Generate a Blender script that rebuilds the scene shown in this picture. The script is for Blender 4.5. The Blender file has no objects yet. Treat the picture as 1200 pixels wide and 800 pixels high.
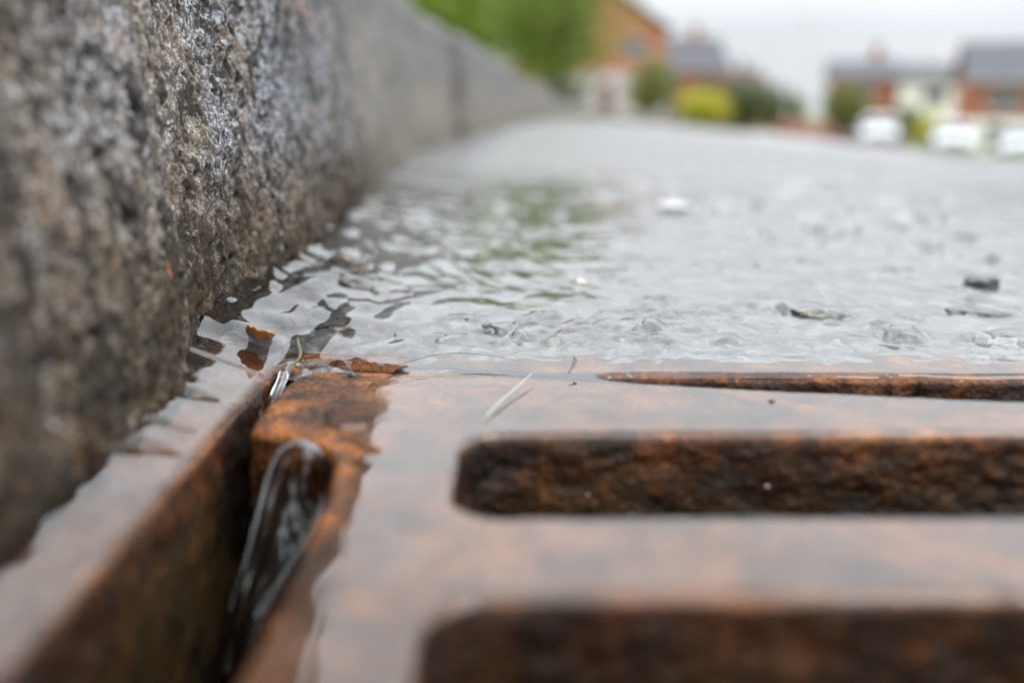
import bpy, bmesh, math, random
import numpy as np
from mathutils import Vector

# ------------------------------------------------------------------ camera, sky, sun, exposure
scene = bpy.context.scene
COL = scene.collection
R = math.radians

cam_data = bpy.data.cameras.new("camera")
cam = bpy.data.objects.new("camera", cam_data)
COL.objects.link(cam)
cam.location = (0.0, 0.0, 0.050)
cam.rotation_euler = (R(90 - 13.25), 0, 0)
cam_data.lens = 35.0
cam_data.sensor_width = 36.0
cam_data.clip_start = 0.005
cam_data.clip_end = 2000.0
cam_data.dof.use_dof = True
cam_data.dof.focus_distance = 0.202
cam_data.dof.aperture_fstop = 7.0
cam_data.dof.aperture_blades = 0
scene.camera = cam

SUN_EL, SUN_AZ = R(58), R(115)      # azimuth measured clockwise from +Y: high, from the right
world = bpy.data.worlds.new("World")
scene.world = world
world.use_nodes = True
wn, wl = world.node_tree.nodes, world.node_tree.links
for n in list(wn):
    wn.remove(n)
w_out = wn.new('ShaderNodeOutputWorld')
w_bg = wn.new('ShaderNodeBackground')
w_bg.inputs['Strength'].default_value = 0.1
w_sky = wn.new('ShaderNodeTexSky')
w_sky.sky_type = 'NISHITA'
w_sky.sun_disc = False
w_sky.sun_elevation = SUN_EL
w_sky.sun_rotation = SUN_AZ
w_sky.air_density = 1.0
w_sky.dust_density = 3.0
# an overcast layer over the blue sky: dull at the horizon, about three times as bright overhead
w_tc = wn.new('ShaderNodeTexCoord')
w_sep = wn.new('ShaderNodeSeparateXYZ')
wl.new(w_tc.outputs['Generated'], w_sep.inputs[0])
w_cl = wn.new('ShaderNodeMath'); w_cl.operation = 'MAXIMUM'; w_cl.inputs[1].default_value = 0.0
wl.new(w_sep.outputs['Z'], w_cl.inputs[0])
w_no = wn.new('ShaderNodeTexNoise'); w_no.inputs['Scale'].default_value = 3.2; w_no.inputs['Detail'].default_value = 5.0
w_mp = wn.new('ShaderNodeMapping'); w_mp.inputs['Scale'].default_value = (1, 1, 2.6)
wl.new(w_tc.outputs['Generated'], w_mp.inputs[0]); wl.new(w_mp.outputs[0], w_no.inputs['Vector'])
w_ma = wn.new('ShaderNodeMath'); w_ma.operation = 'MULTIPLY_ADD'      # 7.6 + 30 z (2 - z), z = sin(elevation)
w_ma.inputs[1].default_value = 32.0; w_ma.inputs[2].default_value = 8.7
w_of = wn.new('ShaderNodeMath'); w_of.operation = 'SUBTRACT'; w_of.inputs[1].default_value = 0.07; w_of.use_clamp = True
wl.new(w_cl.outputs[0], w_of.inputs[0])
w_i1 = wn.new('ShaderNodeMath'); w_i1.operation = 'SUBTRACT'; w_i1.inputs[0].default_value = 2.0      # z (2 - z)
wl.new(w_of.outputs[0], w_i1.inputs[1])
w_i2 = wn.new('ShaderNodeMath'); w_i2.operation = 'MULTIPLY'
wl.new(w_of.outputs[0], w_i2.inputs[0]); wl.new(w_i1.outputs[0], w_i2.inputs[1])
wl.new(w_i2.outputs[0], w_ma.inputs[0])
w_mr = wn.new('ShaderNodeMapRange')
w_mr.inputs['From Min'].default_value = 0.3; w_mr.inputs['From Max'].default_value = 0.7
w_mr.inputs['To Min'].default_value = 0.92; w_mr.inputs['To Max'].default_value = 1.08
wl.new(w_no.outputs['Fac'], w_mr.inputs['Value'])
w_mu = wn.new('ShaderNodeMath'); w_mu.operation = 'MULTIPLY'
wl.new(w_ma.outputs[0], w_mu.inputs[0]); wl.new(w_mr.outputs[0], w_mu.inputs[1])
w_vc = wn.new('ShaderNodeVectorMath'); w_vc.operation = 'SCALE'
w_vc.inputs[0].default_value = (0.945, 0.995, 1.045)
wl.new(w_mu.outputs[0], w_vc.inputs['Scale'])
w_mix = wn.new('ShaderNodeMix'); w_mix.data_type = 'RGBA'; w_mix.inputs['Factor'].default_value = 0.93
wl.new(w_sky.outputs[0], w_mix.inputs['A']); wl.new(w_vc.outputs[0], w_mix.inputs['B'])
wl.new(w_mix.outputs['Result'], w_bg.inputs['Color'])
wl.new(w_bg.outputs[0], w_out.inputs['Surface'])

sun_data = bpy.data.lights.new("sun", 'SUN')
sun_data.energy = 1.0
sun_data.angle = R(25)
sun_data.color = (1.0, 0.96, 0.9)
sun = bpy.data.objects.new("sun", sun_data)
COL.objects.link(sun)
sd = Vector((math.sin(SUN_AZ) * math.cos(SUN_EL), math.cos(SUN_AZ) * math.cos(SUN_EL), math.sin(SUN_EL)))
sun.rotation_euler = sd.to_track_quat('Z', 'Y').to_euler()

scene.view_settings.view_transform = 'Standard'
scene.view_settings.look = 'None'
scene.view_settings.exposure = 0.0
scene.view_settings.gamma = 1.0
scene.render.engine = 'CYCLES'
scene.cycles.use_denoising = True
scene.cycles.max_bounces = 12
scene.cycles.transmission_bounces = 10
scene.cycles.glossy_bounces = 6
scene.cycles.caustics_reflective = True
scene.cycles.caustics_refractive = True
scene.cycles.blur_glossy = 0.3
scene.cycles.sample_clamp_indirect = 8.0

rng = np.random.default_rng(7)
random.seed(7)

# ------------------------------------------------------------------ numeric helpers
def pn(x, y, z, seed=0):
    """3D gradient noise, about -1..1"""
    x, y, z = np.broadcast_arrays(np.asarray(x, float), np.asarray(y, float), np.asarray(z, float))
    xi, yi, zi = np.floor(x), np.floor(y), np.floor(z)
    fx, fy, fz = x - xi, y - yi, z - zi
    xi, yi, zi = xi.astype(np.int64), yi.astype(np.int64), zi.astype(np.int64)
    u, v, w = (t * t * t * (t * (t * 6 - 15) + 10) for t in (fx, fy, fz))
    out = 0
    for dx in (0, 1):
        for dy in (0, 1):
            for dz in (0, 1):
                h = ((xi + dx) * 73856093) ^ ((yi + dy) * 19349663) ^ ((zi + dz) * 83492791) ^ (seed * 2654435761)
                h = h & 0xFFFFFFFF
                h = ((h ^ (h >> 15)) * 2246822519) & 0xFFFFFFFF
                h = ((h ^ (h >> 13)) * 3266489917) & 0xFFFFFFFF
                h = h ^ (h >> 16)
                gx = (h & 1023) / 511.5 - 1
                gy = ((h >> 10) & 1023) / 511.5 - 1
                gz = ((h >> 20) & 1023) / 511.5 - 1
                d = gx * (fx - dx) + gy * (fy - dy) + gz * (fz - dz)
                wt = (u if dx else 1 - u) * (v if dy else 1 - v) * (w if dz else 1 - w)
                out = out + d * wt
    return out * 1.6

def fbm(x, y, z, octv=4, seed=0, gain=0.5):
    s, a, f = 0, 1.0, 1.0
    for k in range(octv):
        s = s + a * pn(x * f, y * f, z * f, seed + k * 13)
        a *= gain
        f *= 2.03
    return s

def smooth(a, b, t):
    t = np.clip((t - a) / (b - a), 0, 1)
    return t * t * (3 - 2 * t)

def smax(a, b, k):
    h = np.clip(0.5 + 0.5 * (a - b) / k, 0, 1)
    return b + (a - b) * h + k * h * (1 - h)

def mesh_np(name, V, F, mat, parent=None, smooth_shade=True, UV=None):
    me = bpy.data.meshes.new(name)
    V = np.asarray(V, np.float32)
    F = np.asarray(F, np.int32)
    me.vertices.add(len(V)); me.vertices.foreach_set('co', V.ravel())
    k = F.shape[1]
    me.loops.add(F.size); me.loops.foreach_set('vertex_index', F.ravel())
    me.polygons.add(len(F)); me.polygons.foreach_set('loop_start', np.arange(0, F.size, k, dtype=np.int32))
    me.update(calc_edges=True)
    me.validate()
    if smooth_shade:
        me.shade_smooth()
    me.materials.append(mat)
    o = bpy.data.objects.new(name, me)
    COL.objects.link(o)
    if parent is not None:
        o.parent = parent
    return o

def compact(V, F):
    used = np.unique(F)
    m = -np.ones(len(V), np.int64)
    m[used] = np.arange(len(used))
    return V[used], m[F]

def grid_faces(nx, ny):
    i = np.arange(nx - 1)[None, :] + np.arange(ny - 1)[:, None] * nx
    return np.stack([i, i + 1, i + 1 + nx, i + nx], -1).reshape(-1, 4)

def polys_sdf(px, py, polys):
    """signed distance to an outline with holes (even-odd), positive inside"""
    shp = px.shape
    px, py = px.ravel(), py.ravel()
    best = np.full(px.shape, 1e9)
    inside = np.zeros(px.shape, bool)
    for P in polys:
        P = np.asarray(P, float)
        for (ax, ay), (bx, by) in zip(P, np.roll(P, -1, axis=0)):
            ex, ey = bx - ax, by - ay
            t = np.clip(((px - ax) * ex + (py - ay) * ey) / (ex * ex + ey * ey + 1e-18), 0, 1)
            d = (px - ax - t * ex) ** 2 + (py - ay - t * ey) ** 2
            np.minimum(best, d, out=best)
            c = (ay > py) != (by > py)
            if ay != by:
                inside ^= c & (px < ax + (py - ay) * ex / ey)
    d = np.sqrt(best)
    return np.where(inside, d, -d).reshape(shp)

def soften(P, it=2):
    """corner cutting of a closed outline"""
    P = np.asarray(P, float)
    for _ in range(it):
        N = np.roll(P, -1, axis=0)
        P = np.stack([0.78 * P + 0.22 * N, 0.22 * P + 0.78 * N], 1).reshape(-1, 2)
    return P

def spaced(*segs):
    """(start, end, step0, step1) segments joined into one axis"""
    out = []
    for a, b, s0, s1 in segs:
        x = a
        L = b - a
        while x < b - 1e-9:
            out.append(x)
            t = (x - a) / L
            x += s0 * (s1 / s0) ** t
    out.append(segs[-1][1])
    return np.array(out)

def trimmed_grid(xs, ys, sdf):
    """grid whose border is snapped to sdf = 0; returns X, Y, D, faces"""
    X, Y = np.meshgrid(xs, ys)
    step = np.minimum(np.gradient(ys)[:, None], 0.004) + 0 * X
    D = sdf(X, Y)
    e = 2e-5
    gx = (sdf(X + e, Y) - D) / e
    gy = (sdf(X, Y + e) - D) / e
    gn = np.sqrt(gx ** 2 + gy ** 2) + 1e-9
    near = np.abs(D) < 0.62 * step
    X = np.where(near, X - D * gx / gn, X)
    Y = np.where(near, Y - D * gy / gn, Y)
    keepv = (D > 0) | near
    D = np.where(near, 0.0, D)
    F = grid_faces(len(xs), len(ys))
    k = keepv.ravel()
    F = F[k[F].all(1)]
    Dm = D.ravel()[F]
    F = F[Dm.max(1) > 0]
    return X, Y, D, F, gx / gn, gy / gn

def border_edges(F):
    E = np.concatenate([F[:, [0, 1]], F[:, [1, 2]], F[:, [2, 3]], F[:, [3, 0]]])
    key = np.sort(E, 1)
    _, idx, cnt = np.unique(key, axis=0, return_index=True, return_counts=True)
    return E[idx[cnt == 1]]

# ------------------------------------------------------------------ tagging
def tag(o, label=None, cat=None, group=None, kind=None):
    if label: o['label'] = label
    if cat: o['category'] = cat
    if group: o['group'] = group
    if kind: o['kind'] = kind
    return o

def empty(name, loc=(0, 0, 0), rz=0.0):
    o = bpy.data.objects.new(name, None)
    COL.objects.link(o)
    o.location = loc
    o.rotation_euler = (0, 0, rz)
    o.empty_display_size = 0.05
    return o

# ------------------------------------------------------------------ materials
class M:
    def __init__(self, name):
        self.m = bpy.data.materials.new(name)
        self.m.use_nodes = True
        self.nt = self.m.node_tree
        self.n, self.l = self.nt.nodes, self.nt.links
        self.b = self.n['Principled BSDF']
        self.out = self.n['Material Output']
        tc = self.n.new('ShaderNodeTexCoord')
        self.co = tc.outputs['Object']
    def set(self, **k):
        for a, v in k.items():
            self.b.inputs[a.replace('_', ' ')].default_value = v
        return self
    def mapping(self, scale=(1, 1, 1), rot=(0, 0, 0), src=None):
        n = self.n.new('ShaderNodeMapping')
        n.inputs['Scale'].default_value = scale
        n.inputs['Rotation'].default_value = rot
        self.l.new(src or self.co, n.inputs[0])
        return n.outputs[0]
    def noise(self, scale, detail=4, rough=0.55, dist=0.0, vec=None):
        n = self.n.new('ShaderNodeTexNoise')
        n.inputs['Scale'].default_value = scale
        n.inputs['Detail'].default_value = detail
        n.inputs['Roughness'].default_value = rough
        n.inputs['Distortion'].default_value = dist
        self.l.new(vec or self.co, n.inputs['Vector'])
        return n.outputs['Fac']
    def vor(self, scale, out='Color', feature='F1', vec=None, rand=1.0):
        n = self.n.new('ShaderNodeTexVoronoi')
        n.feature = feature
        n.inputs['Scale'].default_value = scale
        n.inputs['Randomness'].default_value = rand
        self.l.new(vec or self.co, n.inputs['Vector'])
        return n.outputs[out]
    def ramp(self, fac, stops, interp='LINEAR'):
        n = self.n.new('ShaderNodeValToRGB')
        n.color_ramp.interpolation = interp
        e = n.color_ramp.elements
        while len(e) < len(stops):
            e.new(0.5)
        for i, (p, c) in enumerate(stops):
            e[i].position = p
            if not hasattr(c, '__len__'):
                c = (c, c, c)
            e[i].color = (*c, 1)
        self.l.new(fac, n.inputs[0])
        return n.outputs[0]
    def mix(self, fac, a, b, mode='MIX'):
        n = self.n.new('ShaderNodeMix')
        n.data_type = 'RGBA'
        n.blend_type = mode
        for s, v in (('Factor', fac), ('A', a), ('B', b)):
            if isinstance(v, bpy.types.NodeSocket):
                self.l.new(v, n.inputs[s])
            elif s == 'Factor':
                n.inputs[s].default_value = v
            else:
                n.inputs[s].default_value = (*v, 1) if len(v) == 3 else v
        return n.outputs['Result']
    def math(self, op, a, b=0.0, c=0.0):
        n = self.n.new('ShaderNodeMath')
        n.operation = op
        for i, v in enumerate((a, b, c)):
            if isinstance(v, bpy.types.NodeSocket):
                self.l.new(v, n.inputs[i])
            else:
                n.inputs[i].default_value = v
        return n.outputs[0]
    def sep(self, vec=None):
        n = self.n.new('ShaderNodeSeparateXYZ')
        self.l.new(vec or self.co, n.inputs[0])
        return n.outputs
    def rng(self, v, a, b, c=0.0, d=1.0):
        n = self.n.new('ShaderNodeMapRange')
        n.interpolation_type = 'SMOOTHSTEP'
        for i, q in enumerate((a, b, c, d)):
            n.inputs[i + 1].default_value = q
        self.l.new(v, n.inputs[0])
        return n.outputs[0]
    def attr(self, name):
        n = self.n.new('ShaderNodeAttribute')
        n.attribute_name = name
        return n.outputs['Fac']
    def bump(self, h, dist, strength=1.0):
        n = self.n.new('ShaderNodeBump')
        n.inputs['Distance'].default_value = dist
        n.inputs['Strength'].default_value = strength
        self.l.new(h, n.inputs['Height'])
        self.l.new(n.outputs[0], self.b.inputs['Normal'])
        return self
    def color(self, c):
        if isinstance(c, bpy.types.NodeSocket):
            self.l.new(c, self.b.inputs['Base Color'])
        else:
            self.b.inputs['Base Color'].default_value = (*c, 1)
        return self

def WORLDPOS(m):
    return m.n.new('ShaderNodeNewGeometry').outputs['Position']

def plain(name, c, rough=0.6, var=0.15, scale=3.0, **k):
    m = M(name)
    f = m.noise(scale, 5)
    lo = tuple(v * (1 - var) for v in c)
    hi = tuple(min(1, v * (1 + var)) for v in c)
    m.color(m.ramp(f, [(0.3, lo), (0.7, hi)]))
    m.set(Roughness=rough, **k)
    return m.m

def rust_material(name):
    m = M(name)
    big = m.noise(38, 5, 0.6, 0.6)
    mid = m.noise(150, 6, 0.65, 0.4)
    fine = m.noise(900, 4, 0.7)
    z = m.sep()['Z']
    f = m.math('ADD', m.math('MULTIPLY', big, 0.5), m.math('MULTIPLY', mid, 0.5))
    base = m.ramp(f, [(0.36, (0.005, 0.003, 0.002)), (0.45, (0.018, 0.0065, 0.002)), (0.53, (0.045, 0.0145, 0.003)),
                      (0.61, (0.105, 0.034, 0.005)), (0.71, (0.24, 0.085, 0.012))])
    spk = m.ramp(fine, [(0.38, (0.45, 0.42, 0.40)), (0.5, (0.9, 0.9, 0.9)), (0.66, (1.5, 1.35, 1.2))])
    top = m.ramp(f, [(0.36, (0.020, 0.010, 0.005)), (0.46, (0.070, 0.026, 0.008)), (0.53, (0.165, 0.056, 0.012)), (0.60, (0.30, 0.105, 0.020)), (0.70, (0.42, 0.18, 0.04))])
    base = m.mix(m.rng(m.sep(WORLDPOS(m))['Z'], -0.0013, -0.0002), base, top)  # walls get darker rust than tops, slot shade put into the colour
    base = m.mix(1.0, base, spk, 'MULTIPLY')
    # black scale patches, also painting in the dark of the recessed walls
    blk = m.rng(m.noise(70, 5, 0.7, 1.2), 0.54, 0.62)
    base = m.mix(m.math('MULTIPLY', blk, 0.75), base, (0.018, 0.013, 0.010))
    # shade inside the slots painted on, darker lower down the castings
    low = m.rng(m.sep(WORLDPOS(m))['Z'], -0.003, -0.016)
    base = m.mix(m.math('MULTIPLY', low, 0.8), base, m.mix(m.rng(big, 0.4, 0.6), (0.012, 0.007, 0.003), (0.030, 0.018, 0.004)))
    sky_sheen = m.math('MINIMUM', m.math('MULTIPLY', m.attr('sky_sheen'), m.rng(m.noise(110, 6, 0.7, 0.5), 0.34, 0.66, 0.02, 0.44)), 0.80)  # pale tint stands in for sky reflected by the water film
    base = m.mix(sky_sheen, base, m.mix(0.75, m.ramp(m.noise(300, 4), [(0.3, (0.21, 0.115, 0.072)), (0.7, (0.31, 0.215, 0.170))]), spk, 'MULTIPLY'))
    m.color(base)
    h = m.math('ADD', m.math('MULTIPLY', mid, 1.0), m.math('MULTIPLY', fine, 0.45))
    pit = m.vor(700, 'Distance')
    h = m.math('ADD', h, m.math('MULTIPLY', pit, 0.4))
    m.bump(h, 0.0009, 0.8)
    m.set(Roughness=0.58, Metallic=0.0, IOR=1.36)
    return m.m

def kerb_material():
    m = M('weathered kerb concrete')
    s = m.sep(WORLDPOS(m))
    Y, Z = s['Y'], s['Z']
    warp = m.noise(60, 4, 0.6)
    v1 = m.vor(1750, 'Color')
    v2 = m.vor(640, 'Color')
    g1 = m.sep(v1)['X']
    g2 = m.sep(v2)['Y']
    grain = m.math('ADD', m.math('MULTIPLY', g1, 0.66), m.math('MULTIPLY', g2, 0.34))
    col = m.ramp(grain, [(0.16, (0.010, 0.009, 0.008)), (0.34, (0.050, 0.041, 0.032)), (0.50, (0.125, 0.098, 0.072)),
                         (0.66, (0.215, 0.180, 0.148)), (0.80, (0.25, 0.235, 0.225)), (0.94, (0.48, 0.49, 0.52))])
    # patches: cold grey crust, ochre growth, brown dirt
    cold = m.rng(m.noise(26, 5, 0.6, 0.5), 0.34, 0.50)
    cold = m.math('MULTIPLY', cold, m.math('MULTIPLY', m.rng(Z, 0.020, 0.048), m.rng(Y, 0.125, 0.155)))
    col = m.mix(m.math('MULTIPLY', cold, 0.75), col, m.mix(0.75, col, m.ramp(grain, [(0.15, (0.018, 0.020, 0.025)), (0.48, (0.085, 0.096, 0.120)), (0.82, (0.46, 0.51, 0.59))])))
    och = m.rng(m.noise(75, 6, 0.65, 0.9), 0.54, 0.68)
    col = m.mix(m.math('MULTIPLY', och, 0.42), col, (0.21, 0.110, 0.038))
    tan = m.rng(m.noise(15, 4, 0.5, 0.3), 0.48, 0.66)
    col = m.mix(m.math('MULTIPLY', tan, 0.32), col, (0.22, 0.175, 0.125))
    # black blotches from noise, more of them just above the water
    blotch = m.noise(120, 6, 0.7, 0.7)
    lowz = m.rng(m.math('ADD', Z, m.math('MULTIPLY', m.math('SUBTRACT', warp, 0.5), 0.04)), 0.052, 0.006)
    a1 = m.rng(m.math('ADD', blotch, m.math('MULTIPLY', lowz, 0.09)), 0.505, 0.585)
    col = m.mix(m.math('MULTIPLY', a1, 0.88), col, (0.016, 0.014, 0.011))
    col = m.mix(m.math('MULTIPLY', lowz, 0.74), col, m.mix(0.35, m.mix(1.0, col, (0.42, 0.34, 0.22), 'MULTIPLY'), m.mix(m.rng(m.noise(160, 5, 0.7), 0.45, 0.65), (0.030, 0.020, 0.010), (0.13, 0.062, 0.016))))
    # further along, worn smooth and cleaner
    far = m.attr('far')
    clean = m.ramp(m.noise(9, 6, 0.6, 0.3), [(0.3, (0.115, 0.103, 0.090)), (0.5, (0.170, 0.150, 0.122)), (0.7, (0.225, 0.198, 0.158))])
    topg = m.rng(Z, 0.055, 0.115)
    clean = m.mix(m.math('MULTIPLY', topg, 0.7), clean, (0.120, 0.114, 0.116))
    clean = m.mix(m.math('MULTIPLY', m.rng(grain, 0.2, 0.9), 0.35), clean, col)
    col = m.mix(m.math('MULTIPLY', far, 0.90), col, clean)
    # worn traces of red paint and dark streaks by the joints and crack
    red = m.attr('red')
    col = m.mix(m.math('MULTIPLY', red, m.rng(g1, 0.1, 0.5)), col, (0.40, 0.13, 0.075))
    drk = m.attr('dark')
    col = m.mix(m.math('MULTIPLY', drk, 0.8), col, (0.045, 0.042, 0.042))
    m.color(col)
    m.bump(m.noise(1300, 4, 0.7), 0.0006, 0.6)
    m.set(Roughness=0.8, IOR=1.38)
    # grains that are wet glint
    m.l.new(m.ramp(g1, [(0.86, 0.95), (0.97, 0.60)]), m.b.inputs['Roughness'])
    return m.m

def asphalt_material():
    m = M('wet asphalt')
    g = m.sep(m.vor(330, 'Color'))['X']
    g2 = m.sep(m.vor(1100, 'Color'))['X']
    col = m.ramp(g, [(0.1, (0.045, 0.043, 0.044)), (0.5, (0.10, 0.097, 0.095)), (0.85, (0.17, 0.165, 0.16))])
    col = m.mix(0.35, col, m.ramp(g2, [(0.1, (0.03, 0.03, 0.03)), (0.9, (0.24, 0.23, 0.22))]))
    col = m.mix(m.rng(m.noise(40, 5), 0.45, 0.65), col, m.mix(0.5, col, (0.12, 0.10, 0.08)))
    m.color(col)
    m.bump(m.math('ADD', m.noise(500, 4, 0.7), m.math('MULTIPLY', m.vor(330, 'Distance'), 0.4)), 0.0012, 0.8)
    m.set(Roughness=0.5, IOR=1.5, Coat_Weight=0.9, Coat_Roughness=0.32)
    return m.m

def water_material():
    m = M('running water')
    m.color((0.97, 0.985, 0.985))
    m.set(Transmission_Weight=1.0, Roughness=0.0, IOR=1.45)
    # capillary ripples too fine for the mesh
    v = m.mapping((1, 0.45, 1))
    fine = m.noise(260, 3, 0.55, 0.3, vec=v)
    m.bump(fine, 0.00022, 0.12)
    # ripples smaller than the mesh further up the street
    m.l.new(m.rng(m.sep()['Y'], 0.30, 0.95, 0.0, 0.36), m.b.inputs['Roughness'])
    return m.m

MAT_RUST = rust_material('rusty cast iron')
MAT_KERB = kerb_material()
MAT_ASPH = asphalt_material()
MAT_WATER = water_material()
MAT_RIM_GLINT = M('water rim glint').color((0.80, 0.83, 0.85)).set(Transmission_Weight=0.86, Roughness=0.05, IOR=1.4).m  # whitish body colour paints the bright sky glint along the rim

# ------------------------------------------------------------------ lie of the land
KP = [(-60, -0.065), (0.0, -0.065), (0.30, -0.067), (0.60, -0.077), (0.94, -0.084), (1.25, -0.068), (1.55, -0.048), (2.2, -0.012),
      (3.1, 0.045), (4.6, 0.15), (6.6, 0.30), (10, 0.62), (16, 1.45), (22, 2.9), (30, 5.4), (50, 11.2), (80, 19.6), (130, 33.5), (400, 108)]
KY = np.array([p[0] for p in KP]); KX = np.array([p[1] for p in KP])
def kerb_x(y):
    y = np.asarray(y, float)
    out = 0
    for dlt in (-0.12, -0.06, 0, 0.06, 0.12):
        out = out + np.interp(y * (1 + dlt), KY, KX)
    return out / 5

def kerb_face(y):
    """the foot of the worn near stone, which bellies out into the gutter"""
    return np.interp(y, [0, 0.13, 0.155, 0.185, 0.22, 0.25, 0.285, 0.33, 0.38, 0.5, 0.7], [-0.0530, -0.0540, -0.0555, -0.0595, -0.0590, -0.0560, -0.0562, -0.0610, -0.0650, -0.0710, -0.0790])

def land(x, y):
    """the street tips down to the right beyond the gully"""
    return -6.0 * np.tanh(np.asarray(x, float) * 0.018) * smooth(0.32, 3.0, np.asarray(y, float))

# ------------------------------------------------------------------ outlines of the castings, in metres
mm = 0.001
GRATE = soften(np.array([(-24.5, -24), (278, -24), (278, 156), (150, 158.5), (88, 163.3), (60, 168), (37, 172.2), (20, 176.0), (10, 178.6), (0, 181),
                         (-18, 184.8), (-33, 187.6), (-38.5, 186.6), (-41.6, 182), (-42.3, 169), (-42.3, 157), (-41.9, 150.5), (-39.4, 148.3), (-33.9, 147.2),
                         (-29.0, 143.5), (-26.0, 137), (-25.0, 129), (-24.5, 117), (-24.4, 90)]), 1) * mm
def slot(x0, x1, y0, y1, r=9):
    pts = []
    for cx, cy, a0 in ((x1 - r, y1 - r, 0), (x0 + r, y1 - r, 90), (x0 + r, y0 + r, 180), (x1 - r, y0 + r, 270)):
        for k in range(6):
            a = R(a0 + 18 * k)
            pts.append((cx + r * math.cos(a), cy + r * math.sin(a)))
    return np.array(pts) * mm
SLOT_B = slot(-8.2, 262, 114.4, 147.6, 8)
SLOT_C = slot(-9.2, 262, 61.0, 94.6, 8)
SLOT_D = slot(-9.2, 262, 8.0, 41.0, 8)
GRATE_HOLES = [SLOT_B, SLOT_C, SLOT_D]
FR_IN = soften(np.array([(-46.0, -30), (285, -30), (285, 178.6), (96, 180.3), (15, 182.6), (-20, 188.0), (-38, 190.8), (-44.5, 189.0), (-46.2, 184), (-46.4, 150), (-45.6, 100)]), 1) * mm
FR_OUT = np.array([(-82, -60), (300, -60), (300, 197), (-82, 197)]) * mm

def edge_noise(X, Y, seed, a1=0.00035, a2=0.00018):
    return a1 * pn(X / 0.006, Y / 0.006, 0, seed) + a2 * pn(X / 0.0017, Y / 0.0017, 0, seed + 1)

def casting(outlines, xs, ys, seed, depth, rnd, rows, split):
    """rounded flat casting with ragged edges and flaky walls -> {part: (V, F)}"""
    sdf = lambda X, Y: polys_sdf(X, Y, outlines) + edge_noise(X, Y, seed)
    X, Y, D, F, gx, gy = trimmed_grid(xs, ys, sdf)
    dd = np.clip(D, 0, rnd)
    Z = -(rnd - np.sqrt(np.clip(rnd ** 2 - (rnd - dd) ** 2, 0, None)))
    Z = Z + 0.00016 * fbm(X / 0.009, Y / 0.009, 0, 4, seed + 5)
    n0 = X.size
    V = [np.stack([X.ravel(), Y.ravel(), Z.ravel()], 1)]
    E = border_edges(F)
    bv = np.unique(E)
    idx = -np.ones(n0, np.int64); idx[bv] = np.arange(len(bv))
    bx, by, bz = X.ravel()[bv], Y.ravel()[bv], Z.ravel()[bv]
    nx, ny = -gx.ravel()[bv], -gy.ravel()[bv]
    faces = [F]
    prev = bv
    ztop = bz
    nb = len(bv)
    for r in range(1, rows + 1):
        t = r / rows
        dep = depth(bx, by) * t
        zz = ztop - (t ** 1.15) * (dep / max(t, 1e-6))
        env = min(1.0, r / 3)
        n = 0.0006 * fbm(bx / 0.009, by / 0.009, zz / 0.005, 3, seed + 9) + 0.0004 * pn(bx / 0.0030, by / 0.0030, zz / 0.0013, seed + 11) + 0.00018 * pn(bx / 0.0012, by / 0.0012, zz / 0.0007, seed + 12)
        n = n * env + 0.0006 * t
        V.append(np.stack([bx + nx * n, by + ny * n, zz], 1))
        cur = n0 + (r - 1) * nb + np.arange(nb)
        a = prev[idx[E[:, 0]]] if r > 1 else E[:, 0]
        b = prev[idx[E[:, 1]]] if r > 1 else E[:, 1]
        c = cur[idx[E[:, 1]]]; d = cur[idx[E[:, 0]]]
        faces.append(np.stack([b, a, d, c], 1))
        prev = cur
    V = np.concatenate(V); F = np.concatenate(faces)
    ctr = V[F].mean(1)
    out = []
    lab = split(ctr[:, 0], ctr[:, 1])
    for k in np.unique(lab):
        out.append((k, *compact(V, F[lab == k])))
    return out

# ------------------------------------------------------------------ gully grate
gx_ = spaced((-0.047, 0.104, 0.00058, 0.00058), (0.104, 0.285, 0.0007, 0.004))
gy_ = spaced((-0.026, 0.07, 0.003, 0.0009), (0.07, 0.193, 0.00058, 0.00058))
def bar_depth(x, y):
    return 0.0175 - 0.045 * np.clip(x, -0.02, 0.10) * (y > 0.13) + 0.012 * (x < -0.006)
def grate_split(x, y):
    inb = (x > -0.0035) & (x < 0.255)
    lab = np.zeros(x.shape, int)                      # 0 rim
    lab[inb & (y > 0.1309)] = 1
    lab[inb & (y > 0.0778) & (y <= 0.1309)] = 2
    lab[inb & (y > 0.0245) & (y <= 0.0778)] = 3
    return lab
grate = empty('gully_grate', (0.12, 0.08, -0.02))
tag(grate, 'rusty brown slotted cast iron grate in the gutter under a film of water', 'drain grate')
def shift(V, o):
    return V - np.array(o.location)[None, :]
SHEEN_PARTS = []
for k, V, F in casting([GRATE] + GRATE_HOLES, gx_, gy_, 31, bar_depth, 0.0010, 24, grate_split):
    SHEEN_PARTS.append((mesh_np('rim' if k == 0 else 'bar', shift(V, grate), F, MAT_RUST, grate), V))
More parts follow.
